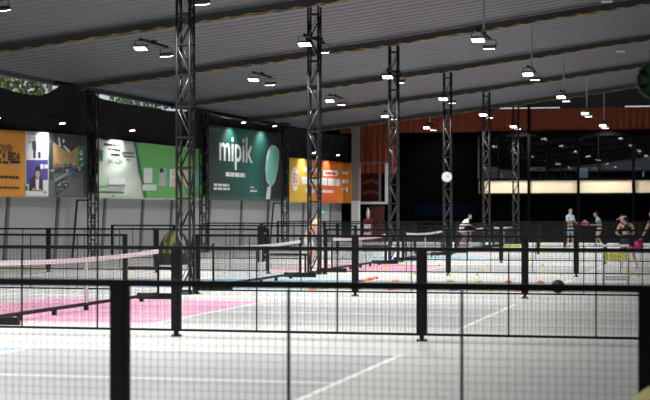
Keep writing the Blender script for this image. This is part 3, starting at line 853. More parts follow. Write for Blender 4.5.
# ------------------------------------------------------------------ balls and markers on the floor
ball_me = None
def mk_ball():
    mb = MB(); mb.sphere((0,0,0),.037,14,10); mb.mi = 1
    for k in range(14):
        z = 1-2*(k+.5)/14; a = k*2.4; r = math.sqrt(1-z*z); d = Vector((r*math.cos(a), r*math.sin(a), z))
        mb.tube(d*.0365, d*.0376, .0045, 6)
    return mb.data('ball', [BALLY, mat('ball_hole', (.12,.14,.02), .7)], True)
ball_me = mk_ball()
def ball(loc, label, group):
    o = bpy.data.objects.new('pickleball', ball_me); COL.objects.link(o); o.location = loc
    o.rotation_euler = (random.random()*6, random.random()*6, 0); tag(o, label, 'ball', group)
g1 = [(2.5,267),(4,272),(13.5,272),(15.5,267.8),(21,272.5),(22.5,265.5),(26,265.5),(25.5,269),(27.5,270),(36,264.8),(40,265),(43.5,264.2),(44,272),(34,269.2),(38,269.4),(52.5,263),(60,262.6),(62.5,262.8),(64.5,262.6),(68,262.2)]
g2 = [(82,263),(87.5,269.5),(89,269),(106,265.2),(110.5,261.8),(120,261.6),(127.5,266.3),(129.7,263.8),(140,262.2),(131.4,272.8)]
g3 = [(164,262),(165,263.6),(182,270.6),(212,262.6),(217.5,264.4),(223.5,272.8),(271.5,264),(277,264)]
g4 = [(302,268),(329,265.8),(336.5,271),(335.6,271.2),(368.8,271),(386.6,265.6),(384.6,269.5),(399.5,265),(403.4,264.8),(415,274)]
g5 = [(439.5,265.4),(460.6,267.2),(482.2,269.8),(450,275.6),(477.4,274.6),(531.4,264.2),(542.6,265.2),(555.2,267),(543.2,272.4),(560.6,274.2),(578.8,263.2),(636.4,263),(638,276.2),(626,271.5)]
for lst, lab, gr in ((g1,'yellow-green ball on the floor behind the nearest net, towards the left picture edge','balls left of the nearest net strap'),
                     (g2,'yellow-green ball on the floor between the nearest net strap and its far post','balls right of the nearest net strap'),
                     (g3,'yellow-green ball on the pale floor around the second nearest net','balls around the second net'),
                     (g4,'yellow-green ball on the pink kitchen floor by the third lattice column','balls on the pink kitchen'),
                     (g5,'yellow-green ball on the grey court floor right of the clock column','balls on the right-hand courts')):
    for q in lst:
        p = G(q[0], q[1]+.8, 0); ball((p.x, p.y, .037), lab, gr)
rnd = random.Random(5); USED = []
def spread(fn):
    for _ in range(200):
        p = fn()
        if all((p-q).length > .11 for q in USED): break
    USED.append(p); return p
far = [(331,244.6),(328,245),(341,244.5),(349,246.5),(362,244.3),(381,244.6),(404,244.4),(408,245),(417,244.4),(421,245),(428,244.6),(432,244.8),(436,244.4),(439,244.5),(450,244.3),(455,245.2),(582,245),(585.6,245),(601,244.8)]
for q in far:
    if 446 < q[0] < 457: continue
    p = G(q[0], q[1]+1.6, 0); ball((p.x, min(p.y,81.0), .037), 'yellow-green ball on the far floor strip beneath the dark end wall', 'balls along the far end')
for k in range(46):
    p = spread(lambda: G(rnd.triangular(501, 528, 512), 246.0+rnd.random()*1.8, 0))
    ball((p.x, p.y, .037), 'yellow-green ball in the spread of balls before the dark end wall, left of the men', 'ball spread at the far end')
for k in range(16):
    p = spread(lambda: G(rnd.uniform(540, 549.5), 246.2+rnd.random()*1.2, 0))
    ball((p.x, p.y, .037), 'yellow-green ball in the short row just left of the man with the red paddle', 'ball row left of the man')
# disc cones
def cone_data(m, nm):
    mb = MB(); mb.lathe([(.095,0),(.098,.006),(.045,.055),(.028,.058),(.028,.05),(.042,.048),(.088,0),(.095,0)], 20)
    return mb.data('marker_cone', m, True)
CC = {}
for nm, c in dict(orange=(.85,.22,.04), green=(.25,.68,.16), red=(.75,.03,.04), blue=(.03,.20,.65), yellow=(.85,.70,.06), peach=(.85,.40,.26)).items():
    CC[nm] = cone_data(mat(nm+'_soft_plastic', c, .5), nm)
cones = [('orange',312.5,289.8,'leftmost cone of the near row'),('green',319,289,'second from the left in the near row'),('red',325,288.6,'third from the left in the near row'),
 ('orange',358.5,289.4,'right of the post at the second column'),('red',391.5,290,'left of the thick post in the second fence'),('blue',453,290.6,'the only blue marker'),
 ('yellow',488,291,'in the near row'),('orange',518,291.4,'beside the fence post in the near row'),
 ('peach',395.5,281.6,'pale orange cone in the far row'),('green',450,282,'far row, right of the thick post'),('yellow',478.5,282.5,'in the far row'),
 ('orange',508,282.8,'far row, left of the fence post'),('orange',540,283,'nearest the black ball')]
for c, x, y, lab in cones:
    p = G(x, y, 0); o = bpy.data.objects.new('marker_cone', CC[c]); COL.objects.link(o); o.location = p
    tag(o, '%s disc cone on the floor, %s' % (c if c != 'peach' else 'pale orange', lab), 'cone', 'disc cones on the third court')
for k, c in enumerate(('blue','orange','peach','orange','red','orange','peach','red')):
    p = G(359+2.3*k, 282-.45*k, 0); o = bpy.data.objects.new('marker_cone', CC[c]); COL.objects.link(o); o.location = p
    tag(o, ['blue disc cone at the near end of the slanting row','orange disc cone second in the slanting row','pale disc cone third in the slanting row','orange disc cone fourth in the slanting row','red disc cone fifth in the slanting row','orange disc cone sixth in the slanting row','pale disc cone seventh in the slanting row','red disc cone at the far end of the slanting row'][k], 'cone', 'slanting row of disc cones')
# dark weighted ball
p = G(558, 293, 0)
t = thing('exercise_ball', 'round black ball lying on the floor right of the orange cones', 'ball', (p.x, p.y, 0))
MB().sphere((0,0,.13),.13,20,14).build('shell', mat('black_ball_skin', (.02,.022,.02), .55), t, True)
mb = MB()
for k in range(3):
    a = k*PI/3
    for i in range(24):
        q0, q1 = 2*PI*i/24, 2*PI*(i+1)/24
        f = lambda q: (.131*math.cos(q)*math.cos(a), .131*math.cos(q)*math.sin(a), .13+.131*math.sin(q))
        mb.tube(f(q0), f(q1), .004, 4, cap=False)
mb.build('seam', RUBBER, t)

# ------------------------------------------------------------------ ball cart
def ball_cart():
    p = G(616, 289, 0)
    t = thing('ball_cart', 'silver wire ball cart on castors holding yellow balls', 'cart', (p.x, p.y, 0), .05)
    W = .51; D = .45; LEGM = mat('cart_steel', (.30,.31,.32), .4, .4)
    for a in (-1,1):
        for b in (-1,1):
            l = MB().tube((a*W/2,b*D/2,.07),(a*W/2,b*D/2,.90),.016,8).build('leg', LEGM, t, True)
            MB().tube((a*W/2-.012,b*D/2,.035),(a*W/2+.012,b*D/2,.035),.035,12).build('castor', mat('orange_castor', (.5,.2,.03), .5), l)
    def tray(z, h, nm, nw):
        mb = MB()
        for zz in (z, z+h):
            for a in (-1,1):
                mb.tube((-W/2,a*D/2,zz),(W/2,a*D/2,zz),.007,6); mb.tube((a*W/2,-D/2,zz),(a*W/2,D/2,zz),.007,6)
        for k in range(nw+1):
            x = -W/2+W*k/nw
            for a in (-1,1): mb.tube((x,a*D/2,z),(x,a*D/2,z+h),.0028,4)
            mb.tube((x,-D/2,z),(x,D/2,z),.0028,4)
        for k in range(nw):
            y = -D/2+D*k/nw
            for a in (-1,1): mb.tube((a*W/2,y,z),(a*W/2,y,z+h),.0028,4)
            mb.tube((-W/2,y,z),(W/2,y,z),.0028,4)
        mb.build(nm, STEEL, t)
    tray(.58, .20, 'wire_basket', 8); tray(.20, .05, 'lower_shelf', 8)
    mb = MB()
    for a in (-1,1): mb.tube((-W/2,a*D/2,.90),(W/2,a*D/2,.90),.022,8); mb.tube((a*W/2,-D/2,.90),(a*W/2,D/2,.90),.022,8)
    mb.build('top_frame', mat('bright_cart_rim', (.75,.76,.78), .4), t)
    q = [(-.191+.0765*i, -.153+.0765*j, .625+.0765*k) for k in range(3) for j in range(5) for i in range(6)]
    c, s = math.cos(.05), math.sin(.05)
    for x, y, z in q:
        x += random.uniform(-.001,.001)
        ball((p.x+x*c-y*s, p.y+x*s+y*c, z), 'yellow-green ball piled in the wire cart basket', 'balls in the cart')
ball_cart()

# ------------------------------------------------------------------ people
def skin_obj(verts, edges, radii, root, sub=1):
    me = bpy.data.meshes.new('s'); me.from_pydata([tuple(v) for v in verts], edges, [])
    o = bpy.data.objects.new('s', me); COL.objects.link(o)
    md = o.modifiers.new('k', 'SKIN'); md.use_smooth_shade = True
    for i, d in enumerate(me.skin_vertices[0].data):
        r = radii[i]; d.radius = (r, r) if not isinstance(r, tuple) else r; d.use_root = (i == root)
    sd = o.modifiers.new('u', 'SUBSURF'); sd.levels = sub; sd.render_levels = sub
    dg = bpy.context.evaluated_depsgraph_get(); r = bpy.data.meshes.new_from_object(o.evaluated_get(dg))
    bpy.data.objects.remove(o); bpy.data.meshes.remove(me); return r
class Tree:
    def __init__(s): s.v = []; s.e = []; s.r = []; s.n = {}
    def a(s, name, p, r, par=None):
        s.n[name] = len(s.v); s.v.append(Vector(p)); s.r.append(r)
        if par is not None: s.e.append((s.n[par], s.n[name]))
    def mesh(s, root, sub=1): return skin_obj(s.v, s.e, s.r, s.n[root], sub)
def L(a, b, t): return Vector(a).lerp(Vector(b), t)
def hand_into(mb, wrist, d, side, palmn, curl=.5, s=1.0):
    """palm and five bent fingers; d is the hand direction, side the thumb side, palmn the palm normal"""
    d = Vector(d).normalized(); n = Vector(palmn); n = (n-d*n.dot(d)).normalized(); w = d.cross(n)*side
    wrist = Vector(wrist); T = Tree()
    T.a('w', wrist, .025*s); T.a('p', wrist+d*.05*s, (.036*s,.018*s), 'w'); T.a('k', wrist+d*.085*s, (.036*s,.015*s), 'p')
    mb.mesh(T.mesh('w'), Matrix())
    for k, (off, ln) in enumerate(((.030,.068),(.010,.076),(-.010,.070),(-.029,.054))):
        b0 = wrist+d*.07*s+w*off*s; dd = d.copy(); F = Tree(); F.a('0', b0, .0095*s); par = '0'; q = b0
        for j in range(3):
            ang = curl*(j+.6)*.7; dd = (d*math.cos(ang)+n*math.sin(ang)); q = q+dd*ln*s*(.42,.33,.25)[j]
            F.a(str(j+1), q, (.009,.0085,.0075)[j]*s, par); par = str(j+1)
        mb.mesh(F.mesh('0'), Matrix())
    F = Tree(); b0 = wrist+d*.025*s+w*.022*s; F.a('0', b0, .011*s); q = b0+(d*.6+w*.7+n*.25).normalized()*.035*s; F.a('1', q, .010*s, '0'); q = q+(d*.9+w*.2+n*.35).normalized()*.03*s; F.a('2', q, .0085*s, '1')
    mb.mesh(F.mesh('0'), Matrix())
def head_into(mb, c, face, up=(0,0,1), s=1.0, mats=(0,1,2)):
    """skull with nose, ears, eyes and mouth; face is the looking direction"""
    f = Vector(face).normalized(); u = Vector(up); u = (u-f*u.dot(f)).normalized(); r = f.cross(u)
    M = Matrix((r, f, u)).transposed().to_4x4(); M.translation = Vector(c)
    def shape(p):
        x, y, z = p
        if z < 0: x *= 1-.28*(-z/.115)**1.3; y *= (1-.10*(-z/.115)) if y > 0 else (1-.32*(-z/.115))
        if y > .05: z = z
        return Vector((x, y, z))
    t = MB(); t.sphere((0,0,0),1,18,14,(.074*s,.094*s,.115*s),shape)
    t.sphere((0,.093*s,-.018*s),1,8,6,(.014*s,.020*s,.024*s)); t.sphere((0,.080*s,-.088*s),1,8,6,(.026*s,.016*s,.018*s))
    for q in (-1,1): t.sphere((q*.074*s,-.006*s,-.012*s),1,8,6,(.010*s,.020*s,.032*s))
    t.mi = 1
    for q in (-1,1): t.sphere((q*.030*s,.083*s,.010*s),1,8,6,(.012*s,.009*s,.007*s)); t.box((q*.030*s,.087*s,.030*s),(.030*s,.008*s,.006*s))
    t.mi = 2; t.sphere((0,.086*s,-.058*s),1,8,6,(.022*s,.008*s,.007*s))
    o = len(mb.v); mb.v += [tuple(M @ Vector(v)) for v in t.v]
    for fc, m in zip(t.f, t.m): mb.f.append(tuple(i+o for i in fc)); mb.m.append(mats[m])
    return M
def hair_mesh(M, s=1.0, kind='short'):
    t = MB()
    def cut(p):
        x, y, z = p
        if y > .02 and z < .055*s: y = min(y, .02+.0*z)
        return Vector((x, y, z))
    t.sphere((0,-.008*s,.012*s),1,18,12,(.081*s,.098*s,.116*s), lambda p: Vector((p.x*(1 if p.z > -.05 else .9), min(p.y, .070*s if p.z > .055*s else -.004*s), max(p.z, -.062*s))))
    if kind == 'tail':
        T = Tree(); T.a('0',(0,-.085*s,.03*s),.032*s); T.a('1',(0,-.13*s,-.02*s),.034*s,'0'); T.a('2',(.02,-.13*s,-.12*s),.026*s,'1'); T.a('3',(.03,-.12*s,-.20*s),.012*s,'2')
        t.mesh(T.mesh('0'), Matrix())
    t.v = [tuple(M @ Vector(v)) for v in t.v]; return t
def person(label, loc, rz, J, outfit, s=1.0, skin=SKIN, hair='short'):
    """J: joint positions in the figure's own frame (facing +y)"""
    t = thing('person', label, 'person', loc, rz)
    V = {k: Vector(v)*s for k, v in J.items()}
    T = Tree(); pel, ch, nk, hd = V['pelvis'], V['chest'], V['neck'], V['head']
    T.a('pel', pel, .118*s); T.a('wst', L(pel,ch,.5), .105*s, 'pel'); T.a('ch', ch, .122*s, 'wst'); T.a('up', L(ch,nk,.6), .085*s, 'ch'); T.a('nk', nk, .052*s, 'up'); T.a('nh', L(nk,hd,.55), .048*s, 'nk')
    for q in 'LR':
        sh, el, wr = V['sh'+q], V['el'+q], V['wr'+q]
        T.a('s'+q, sh, .055*s, 'up'); T.a('m'+q, L(sh,el,.5), .046*s, 's'+q); T.a('e'+q, el, .038*s, 'm'+q); T.a('f'+q, L(el,wr,.35), .038*s, 'e'+q); T.a('w'+q, wr, .026*s, 'f'+q)
        hp, kn, an, to = V['hp'+q], V['kn'+q], V['an'+q], V['to'+q]
        T.a('h'+q, hp, .088*s, 'pel'); T.a('t'+q, L(hp,kn,.5), .072*s, 'h'+q); T.a('k'+q, kn, .053*s, 't'+q); T.a('c'+q, L(kn,an,.35), .054*s, 'k'+q); T.a('a'+q, an, .036*s, 'c'+q); T.a('o'+q, L(an,to,.9), .032*s, 'a'+q)
    mb = MB(); mb.mesh(T.mesh('pel'), Matrix())
    for q, sd in (('L',-1),('R',1)):
        d = V.get('hd'+q, (V['wr'+q]-V['el'+q])); hand_into(mb, V['wr'+q], d, sd, V.get('pn'+q, Vector((0,0,-1)) if abs(Vector(d).normalized().z) < .8 else Vector((0,1,0))), .9 if q in outfit.get('grip','') else .45, s)
    M = head_into(mb, hd, V['face'], V.get('up',(0,0,1)), s)
    body = mb.build('body', [skin, EYE, LIP], t, True)
    hm = hair_mesh(M, s, hair).build('hair', outfit.get('hair_mat', HAIR), t, True)
    def limb(nm, chains, m):
        mb2 = MB()
        for pts in chains:
            Q = Tree(); pr = None
            for i, (p, r) in enumerate(pts): Q.a(str(i), p, r*s, pr); pr = str(i)
            mb2.mesh(Q.mesh('0'), Matrix())
        return mb2.build(nm, m, t, True)
    if 'top' in outfit:
        Q = Tree(); Q.a('0', L(pel,ch,.02), .136*s); Q.a('1', L(pel,ch,.5), .126*s, '0'); Q.a('2', ch, .142*s, '1'); Q.a('3', L(ch,nk,.62), .10*s, '2'); Q.a('4', L(ch,nk,.86), .066*s, '3')
        fr = outfit.get('sleeve', .55)
        for q in 'LR':
            sh, el = V['sh'+q], V['el'+q]
            Q.a('s'+q, sh, .073*s, '3'); Q.a('m'+q, L(sh,el,fr*.6), .070*s, 's'+q); Q.a('n'+q, L(sh,el,fr), .068*s, 'm'+q)
        mb2 = MB(); mb2.mesh(Q.mesh('0'), Matrix()); mb2.build('shirt', outfit['top'], t, True)
        if 'print' in outfit:
            MB().sphere(L(ch,nk,.05)+Vector((0,.125*s,0)),1,10,6,(.10*s,.03*s,.035*s)).build('chest_print', outfit['print'], t, True)
    if 'bottom' in outfit:
        fr = outfit.get('leg', .75); Q = Tree(); Q.a('0', L(pel,ch,.18), .127*s); Q.a('1', pel-Vector((0,0,.03*s)), .137*s, '0')
        for q in 'LR':
            hp, kn = V['hp'+q], V['kn'+q]
            Q.a('h'+q, hp, .105*s, '1'); Q.a('m'+q, L(hp,kn,fr*.6), .098*s, 'h'+q); Q.a('n'+q, L(hp,kn,fr), .092*s, 'm'+q)
        mb2 = MB(); mb2.mesh(Q.mesh('0'), Matrix()); mb2.build('shorts', outfit['bottom'], t, True)
    for q in 'LR':
        an, to = V['an'+q], V['to'+q]; d = (to-an); d.z = 0; d.normalize()
        a0 = an-d*.05*s
        z0 = 0
        shoe = MB(); Q = Tree(); Q.a('0', Vector((a0.x,a0.y,an.z-.03*s)), .048*s); Q.a('1', L(an,to,.5)-Vector((0,0,.015*s)), .048*s, '0'); Q.a('2', to, .040*s, '1'); shoe.mesh(Q.mesh('0'), Matrix())
        so = shoe.build('shoe', outfit.get('shoe', WHITE), t, True)
        kn = V['kn'+q]; sk = outfit.get('sock_len', .22)
        limb('sock', [[(an, .042),(L(an,kn,sk*.6), .046),(L(an,kn,sk), .052 if sk < .5 else .06)]], outfit.get('sock', WPR))
    return t, V, M
def paddle(label, loc, d, n, m, edge, s=1.0):
    """a pickleball paddle gripped at loc, blade along d, face normal n"""
    d = Vector(d).normalized(); n = Vector(n); n = (n-d*n.dot(d)).normalized(); r = n.cross(d)
    M = Matrix((r, n, d)).transposed().to_4x4()
    t = thing('paddle', label, 'paddle', loc); t.rotation_mode = 'QUATERNION'; t.rotation_quaternion = M.to_quaternion()
    pts = [(-.03,.09),(-.095,.15),(-.10,.30),(-.07,.36),(.07,.36),(.10,.30),(.095,.15),(.03,.09)]
    MB().plate([(x*.93, z*.985+.003) for x,z in pts], -.009, .009).build('blade', m, t)
    e = MB()
    for a, b in zip(pts, pts[1:]+pts[:1]): e.tube((a[0],0,a[1]),(b[0],0,b[1]),.010,6)
    e.build('edge_guard', edge, t)
    MB().tube((0,0,-.05),(0,0,.11),.016,10).build('handle', RUBBER, t)
    return t
def world(t, v):
    c, s = math.cos(t.rotation_euler.z), math.sin(t.rotation_euler.z); return Vector((t.location.x+v.x*c-v.y*s, t.location.y+v.x*s+v.y*c, t.location.z+v.z))
BLT = mat('pale_blue_shirt', (.30,.50,.60), .8, var=.25, scale=14); BLS = mat('blue_shorts', (.22,.40,.52), .8)
BEI = mat('beige_shorts', (.50,.45,.38), .8); WTE = mat('white_shirt', (.72,.76,.76), .8); NAV = mat('navy_skirt', (.012,.016,.045), .8); BLKT = mat('black_top', (.012,.012,.013), .7)
GRY = mat('grey_paddle_face', (.4,.4,.42), .5); REDR = mat('red_paddle', (.65,.03,.05), .5)
std = dict(pelvis=(0,0,.93), chest=(0,0,1.24), neck=(0,.0,1.47), head=(0,.03,1.62), face=(0,1,0),
  shL=(-.18,0,1.40), elL=(-.23,.02,1.13), wrL=(-.22,.16,.93), shR=(.18,0,1.40), elR=(.23,.02,1.13), wrR=(.22,.16,.93),
  hpL=(-.09,0,.88), knL=(-.10,.03,.49), anL=(-.11,0,.085), toL=(-.12,.17,.045), hpR=(.09,0,.88), knR=(.10,.03,.49), anR=(.11,0,.085), toR=(.12,.17,.045))
def pose(**k): d = dict(std); d.update(k); return d
# man with the red paddle
p = G(570, 246.4, 0)
t, V, M = person('man in pale blue shirt and shorts facing right, holding a red paddle', (p.x, p.y, 0), -2.2,
   pose(elL=(-.27,.06,1.13), wrL=(-.10,.34,1.06), elR=(.27,.04,1.13), wrR=(.10,.30,1.06), hpL=(-.10,0,.88), anL=(-.17,0,.085), toL=(-.20,.17,.045), knL=(-.14,.03,.49), anR=(.17,0,.085), toR=(.21,.17,.045), knR=(.14,.03,.49), face=(.1,1,-.08)),
   dict(top=BLT, bottom=BLS, leg=.85, grip='LR', print=WTE), 1.0)
gm = MB()
for q in (-1,1): gm.box((q*.034,.094,.012),(.048,.008,.030))
gm.box((0,.098,.020),(.03,.006,.008))
for q in (-1,1): gm.box((q*.074,.04,.016),(.006,.10,.008))
gm.v = [tuple(M @ Vector(v)) for v in gm.v]; gm.build('sunglasses', BLACK, t)
paddle('red paddle held at waist height by the man in blue shorts', world(t, V['wrL']+Vector((0,.08,-.01))), (1.0,-.25,-.05), (.1,-.6,1), REDR, REDR)
# second man
p = G(599, 245.6, 0)
t, V, M = person('person in pale blue shirt and beige shorts leaning forward, facing left', (p.x, p.y, 0), PI/2+.12,
   pose(pelvis=(0,-.03,.84), chest=(0,.03,1.12), neck=(0,.09,1.32), head=(0,.15,1.46), face=(0,1,-.12), shL=(-.18,.06,1.26), shR=(.18,.06,1.26), elL=(-.22,.10,1.0), wrL=(-.10,.34,.97), elR=(.22,.08,1.0), wrR=(.12,.33,.98),
        hpL=(-.09,-.03,.80), hpR=(.09,-.03,.80), knL=(-.12,.06,.45), anL=(-.14,-.10,.085), toL=(-.15,.07,.045), knR=(.12,.10,.47), anR=(.14,.12,.085), toR=(.15,.29,.045)),
   dict(top=BLT, bottom=BEI, leg=.9, grip='LR'), 1.0)
paddle('grey paddle with red edge held out by the leaning person', world(t, V['wrR']+Vector((-.02,.07,-.01))), (-1.0,-.1,.45), (.1,-1,.1), GRY, REDR)
# running player
p = G(464.5, 246.6, 0)
t, V, M = person('player in white shirt leaning forward to the right near the clock column', (p.x, p.y, 0), -PI/2+.1,
   pose(pelvis=(0,-.22,.86), chest=(0,.02,1.10), neck=(0,.16,1.29), head=(0,.24,1.42), face=(0,1,-.2), shL=(-.17,.11,1.25), shR=(.17,.11,1.25), elL=(-.24,.20,1.0), wrL=(-.14,.45,.98), elR=(.24,.18,1.0), wrR=(.16,.44,.95),
        hpL=(-.09,-.20,.82), hpR=(.09,-.20,.82), knL=(-.10,.14,.55), anL=(-.11,-.05,.085), toL=(-.11,.12,.045), knR=(.10,.02,.50), anR=(.12,-.22,.10), toR=(.12,-.06,.045)),
   dict(top=WTE, bottom=mat('pale_shorts', (.6,.66,.7), .8), leg=.6, grip='R', shoe=mat('red_shoe', (.45,.08,.08), .6)), .96)
paddle('dark paddle held by the leaning player in white', world(t, V['wrR']+Vector((0,.07,0))), (.9,.1,.3), (.1,-1,.3), BLACK, BLACK)
# player behind the second column
p = G(310, 271.5, 0)
t, V, M = person('person in peach top, teal cap and long white socks behind the second lattice column', (p.x, p.y, 0), -1.1,
   pose(pelvis=(0,-.06,.88), chest=(.02,.08,1.17), neck=(.03,.19,1.38), head=(.04,.29,1.50), face=(.1,1,-.2), shL=(-.16,.16,1.31), shR=(.20,.13,1.31), elL=(-.26,.18,1.05), wrL=(-.18,.36,.92), elR=(.26,.13,1.04), wrR=(.20,.33,.90),
        hpL=(-.09,-.06,.84), hpR=(.09,-.06,.84), knL=(-.16,.06,.48), anL=(-.20,0,.085), toL=(-.22,.17,.045), knR=(.18,.08,.48), anR=(.24,.04,.085), toR=(.27,.20,.045)),
   dict(top=mat('peach_shirt', (.80,.46,.30), .8), bottom=mat('white_shorts', (.72,.68,.68), .8), leg=.55, sock_len=.85), 1.0, PALE)
cm = MB(); cm.sphere((0,-.005,.03),1,16,8,(.088,.106,.106), lambda v: Vector((v.x, v.y, max(v.z, 0)))); cm.plate([(-.07,.0),(-.055,.07),(.055,.07),(.07,0)], 0, .01)
b0 = len(cm.v)-8
for i in range(b0, len(cm.v)): x, y, z = cm.v[i]; cm.v[i] = (x, .08+z, .035+y)
cm.v = [tuple(M @ Vector(v)) for v in cm.v]; cm.build('cap', mat('teal_cap', (.05,.35,.42), .7), t, True)
# woman with white visor
def woman():
    p = G(626.5, 268, 0)
    t, V, M = person('woman in black cross-back top, navy skirt and white visor, seen from behind', (p.x, p.y, 0), .28,
      pose(pelvis=(0,-.02,.90), chest=(-.02,.02,1.17), neck=(-.04,.06,1.375), head=(-.07,.13,1.49), face=(-.95,.35,-.22), shL=(-.19,.03,1.31), shR=(.17,.01,1.31), elL=(-.30,.06,1.06), wrL=(-.16,.27,1.0), elR=(.25,.08,1.05), wrR=(.12,.30,.98),
        hpL=(-.09,-.02,.85), hpR=(.09,-.02,.85), knL=(-.15,.10,.47), anL=(-.17,-.04,.085), toL=(-.2,.13,.045), knR=(.20,.04,.47), anR=(.28,-.10,.085), toR=(.33,.05,.045)),
      dict(shoe=WHITE, grip='R'), .94, PALE, 'tail')
    pel, ch, nk = V['pelvis'], V['chest'], V['neck']
    # cropped top with crossing straps
    mb = MB(); Q = Tree(); Q.a('0', L(pel,ch,.72), .142); Q.a('1', ch, .158, '0'); Q.a('2', L(ch,nk,.30), .140, '1'); mb.mesh(Q.mesh('0'), Matrix()); mb.build('crop_top', BLKT, t, True)
    mb = MB(); c0 = L(ch,nk,.35)+Vector((0,-.105,0))
    for q in (-1,1):
        a = L(ch,nk,.18)+Vector((q*.085,-.130,0)); b = L(ch,nk,.74)+Vector((-q*.085,-.075,.02)); c = V['sh'+('L' if q < 0 else 'R')]+Vector((-q*.06,.02,.062))
        mid = L(a,b,.5)+Vector((0,-.02,0)); mb.path([a,mid,b],.020,6); mb.path([b,L(b,Vector((-c.x+2*nk.x,c.y,c.z)),.7)],.020,6)
    mb.build('strap', BLKT, t, True)
    mb = MB(); mb.lathe([(.128,.09),(.135,.03),(.175,-.08),(.235,-.24),(.232,-.245),(.17,-.08),(.125,.03)], 40, (pel.x,pel.y,pel.z+.02), lambda a, z: 1+.045*math.sin(a*13)*max(0,(.05-z)/.3))
    mb.build('pleated_skirt', NAV, t, True)
    MB().lathe([(.130,.06),(.137,.06),(.137,.11),(.128,.11),(.130,.06)], 32, (pel.x,pel.y,pel.z)).build('waistband', NAV, t, True)
    vm = MB(); vm.lathe([(.083,.028),(.087,.028),(.087,.062),(.083,.062),(.083,.028)], 28, (0,-.004,0), lambda a, z: 1+.16*abs(math.sin(a)))
    n = 14; pts = [( .080*math.cos(PI*k/n), .03+.17*math.sin(PI*k/n)) for k in range(n+1)]
    vs = [(x,y,.036-.20*max(0,y-.06)) for x,y in pts]+[(x,y,.042-.20*max(0,y-.06)) for x,y in pts]; m = n+1
    vm.add(vs, [tuple(range(m)), tuple(range(2*m-1,m-1,-1))]+[(k,(k+1)%m,m+(k+1)%m,m+k) for k in range(m)])
    vm.v = [tuple(M @ Vector(v)) for v in vm.v]; vm.build('visor', WHITE, t)
woman()
# person at the right picture edge with a pink bag
p = G(656, 268, 0)
t, V, M = person('person in black cut by the right picture edge, arm reaching down', (p.x, p.y, 0), .9,
   pose(pelvis=(0,-.05,.88), chest=(0,.03,1.17), neck=(0,.09,1.38), head=(0,.14,1.52), face=(.1,1,-.1), shL=(-.19,.05,1.31), elL=(-.30,.12,1.06), wrL=(-.30,.26,.86), shR=(.17,.05,1.31), elR=(.22,.06,1.04), wrR=(.2,.2,.86)),
   dict(top=BLKT, bottom=BLKT, sleeve=.2, grip='L', sock=BLKT), 1.0, SKIN)
w = world(t, V['wrL'])
PNK2 = mat('hot_pink_fabric', (.80,.03,.24), .6, var=.2, scale=20)
t = thing('sports_bag', 'hot pink bag hanging from the hand of the person at the right edge', 'bag', (w.x-.13, w.y-.04, w.z-.34))
MB().lathe([(0,0),(.14,.01),(.17,.05),(.175,.12),(.15,.18),(.10,.22),(0,.23)], 20, (0,0,0), lambda a, z: 1+.06*math.sin(a*5+z*20)).build('body', PNK2, t, True)
mb = MB(); mb.path([(-.09,0,.20),(.10,0,.31),(.16,0,.31),(.12,0,.18)],.012,6); mb.build('handle', PNK2, t, True)
mb = MB(); mb.path([(-.15,-.06,.14),(-.05,-.16,.15),(.06,-.16,.15),(.15,-.06,.14)],.006,5); mb.build('zip', STEEL, t)

# ------------------------------------------------------------------ folded green pop-up behind the near fence end
def popup():
    Y = 47.0
    a = at(157, 258, Y); b = at(192, 231, Y)
    c = at(175, 258, Y); R = (b.x-a.x)/2; H = (at(177,230.5,Y).z)
    GD = mat('dark_green_fabric', (.014,.030,.018), .8); GL = mat('leaf_green_fabric', (.035,.085,.035), .8); YL = mat('yellow_fabric', (.28,.23,.04), .8); PG = mat('pale_grey_fabric', (.22,.22,.25), .8)
    t = thing('popup_shelter', 'dark green rounded pop-up shelter with yellow stripe by the left wall', 'shelter', (c.x, Y, 0))
    mb = MB(); n = 24; r = 10; vs = []
    for j in range(r+1):
        for i in range(n+1):
            ph = PI*i/n; q = j/r*PI/2
            vs.append((-R*math.cos(ph)*math.cos(q*.0)*(1-.0*j), -.55*math.sin(ph)*math.cos(q), H*math.sin(ph)*(.0)+H*math.sin(ph)**.6*math.sin(q)))
    mb.v = []; mb.f = []; mb.m = []
    nu = 28; nv = 9
    vs = [(R*math.cos(2*PI*k/nu)*math.cos(PI/2*i/nv), .6*math.sin(2*PI*k/nu)*math.cos(PI/2*i/nv), H*math.sin(PI/2*i/nv)) for i in range(nv+1) for k in range(nu)]
    fs = []; ms = []
    for i in range(nv):
        for k in range(nu):
            x = math.cos(2*PI*(k+.5)/nu)*math.cos(PI/2*(i+.5)/nv)
            fs.append((i*nu+k, i*nu+(k+1)%nu, (i+1)*nu+(k+1)%nu, (i+1)*nu+k))
            ms.append(0 if i < 2 else 2 if -.42 < x < -.26 else 1 if -.26 <= x < .05 else 2 if .05 <= x < .25 else 3 if .38 < x < .7 else 0)
    mb.v = vs; mb.f = fs; mb.m = ms
    mb.build('canopy', [GD, GL, YL, PG], t, True)
    mb = MB()
    for yy in (-.61,):
        pts = [(R*1.01*math.cos(PI*k/16), .0, H*1.01*math.sin(PI*k/16)) for k in range(17)]; mb.path(pts, .018, 6)
    mb.build('frame_hoop', BLACK, t, True)
    for s in (-1,1): MB().tube((s*R*1.02,-.2,0),(s*R*1.02,-.2,.12),.015,6).build('peg', STEEL, t)
popup()

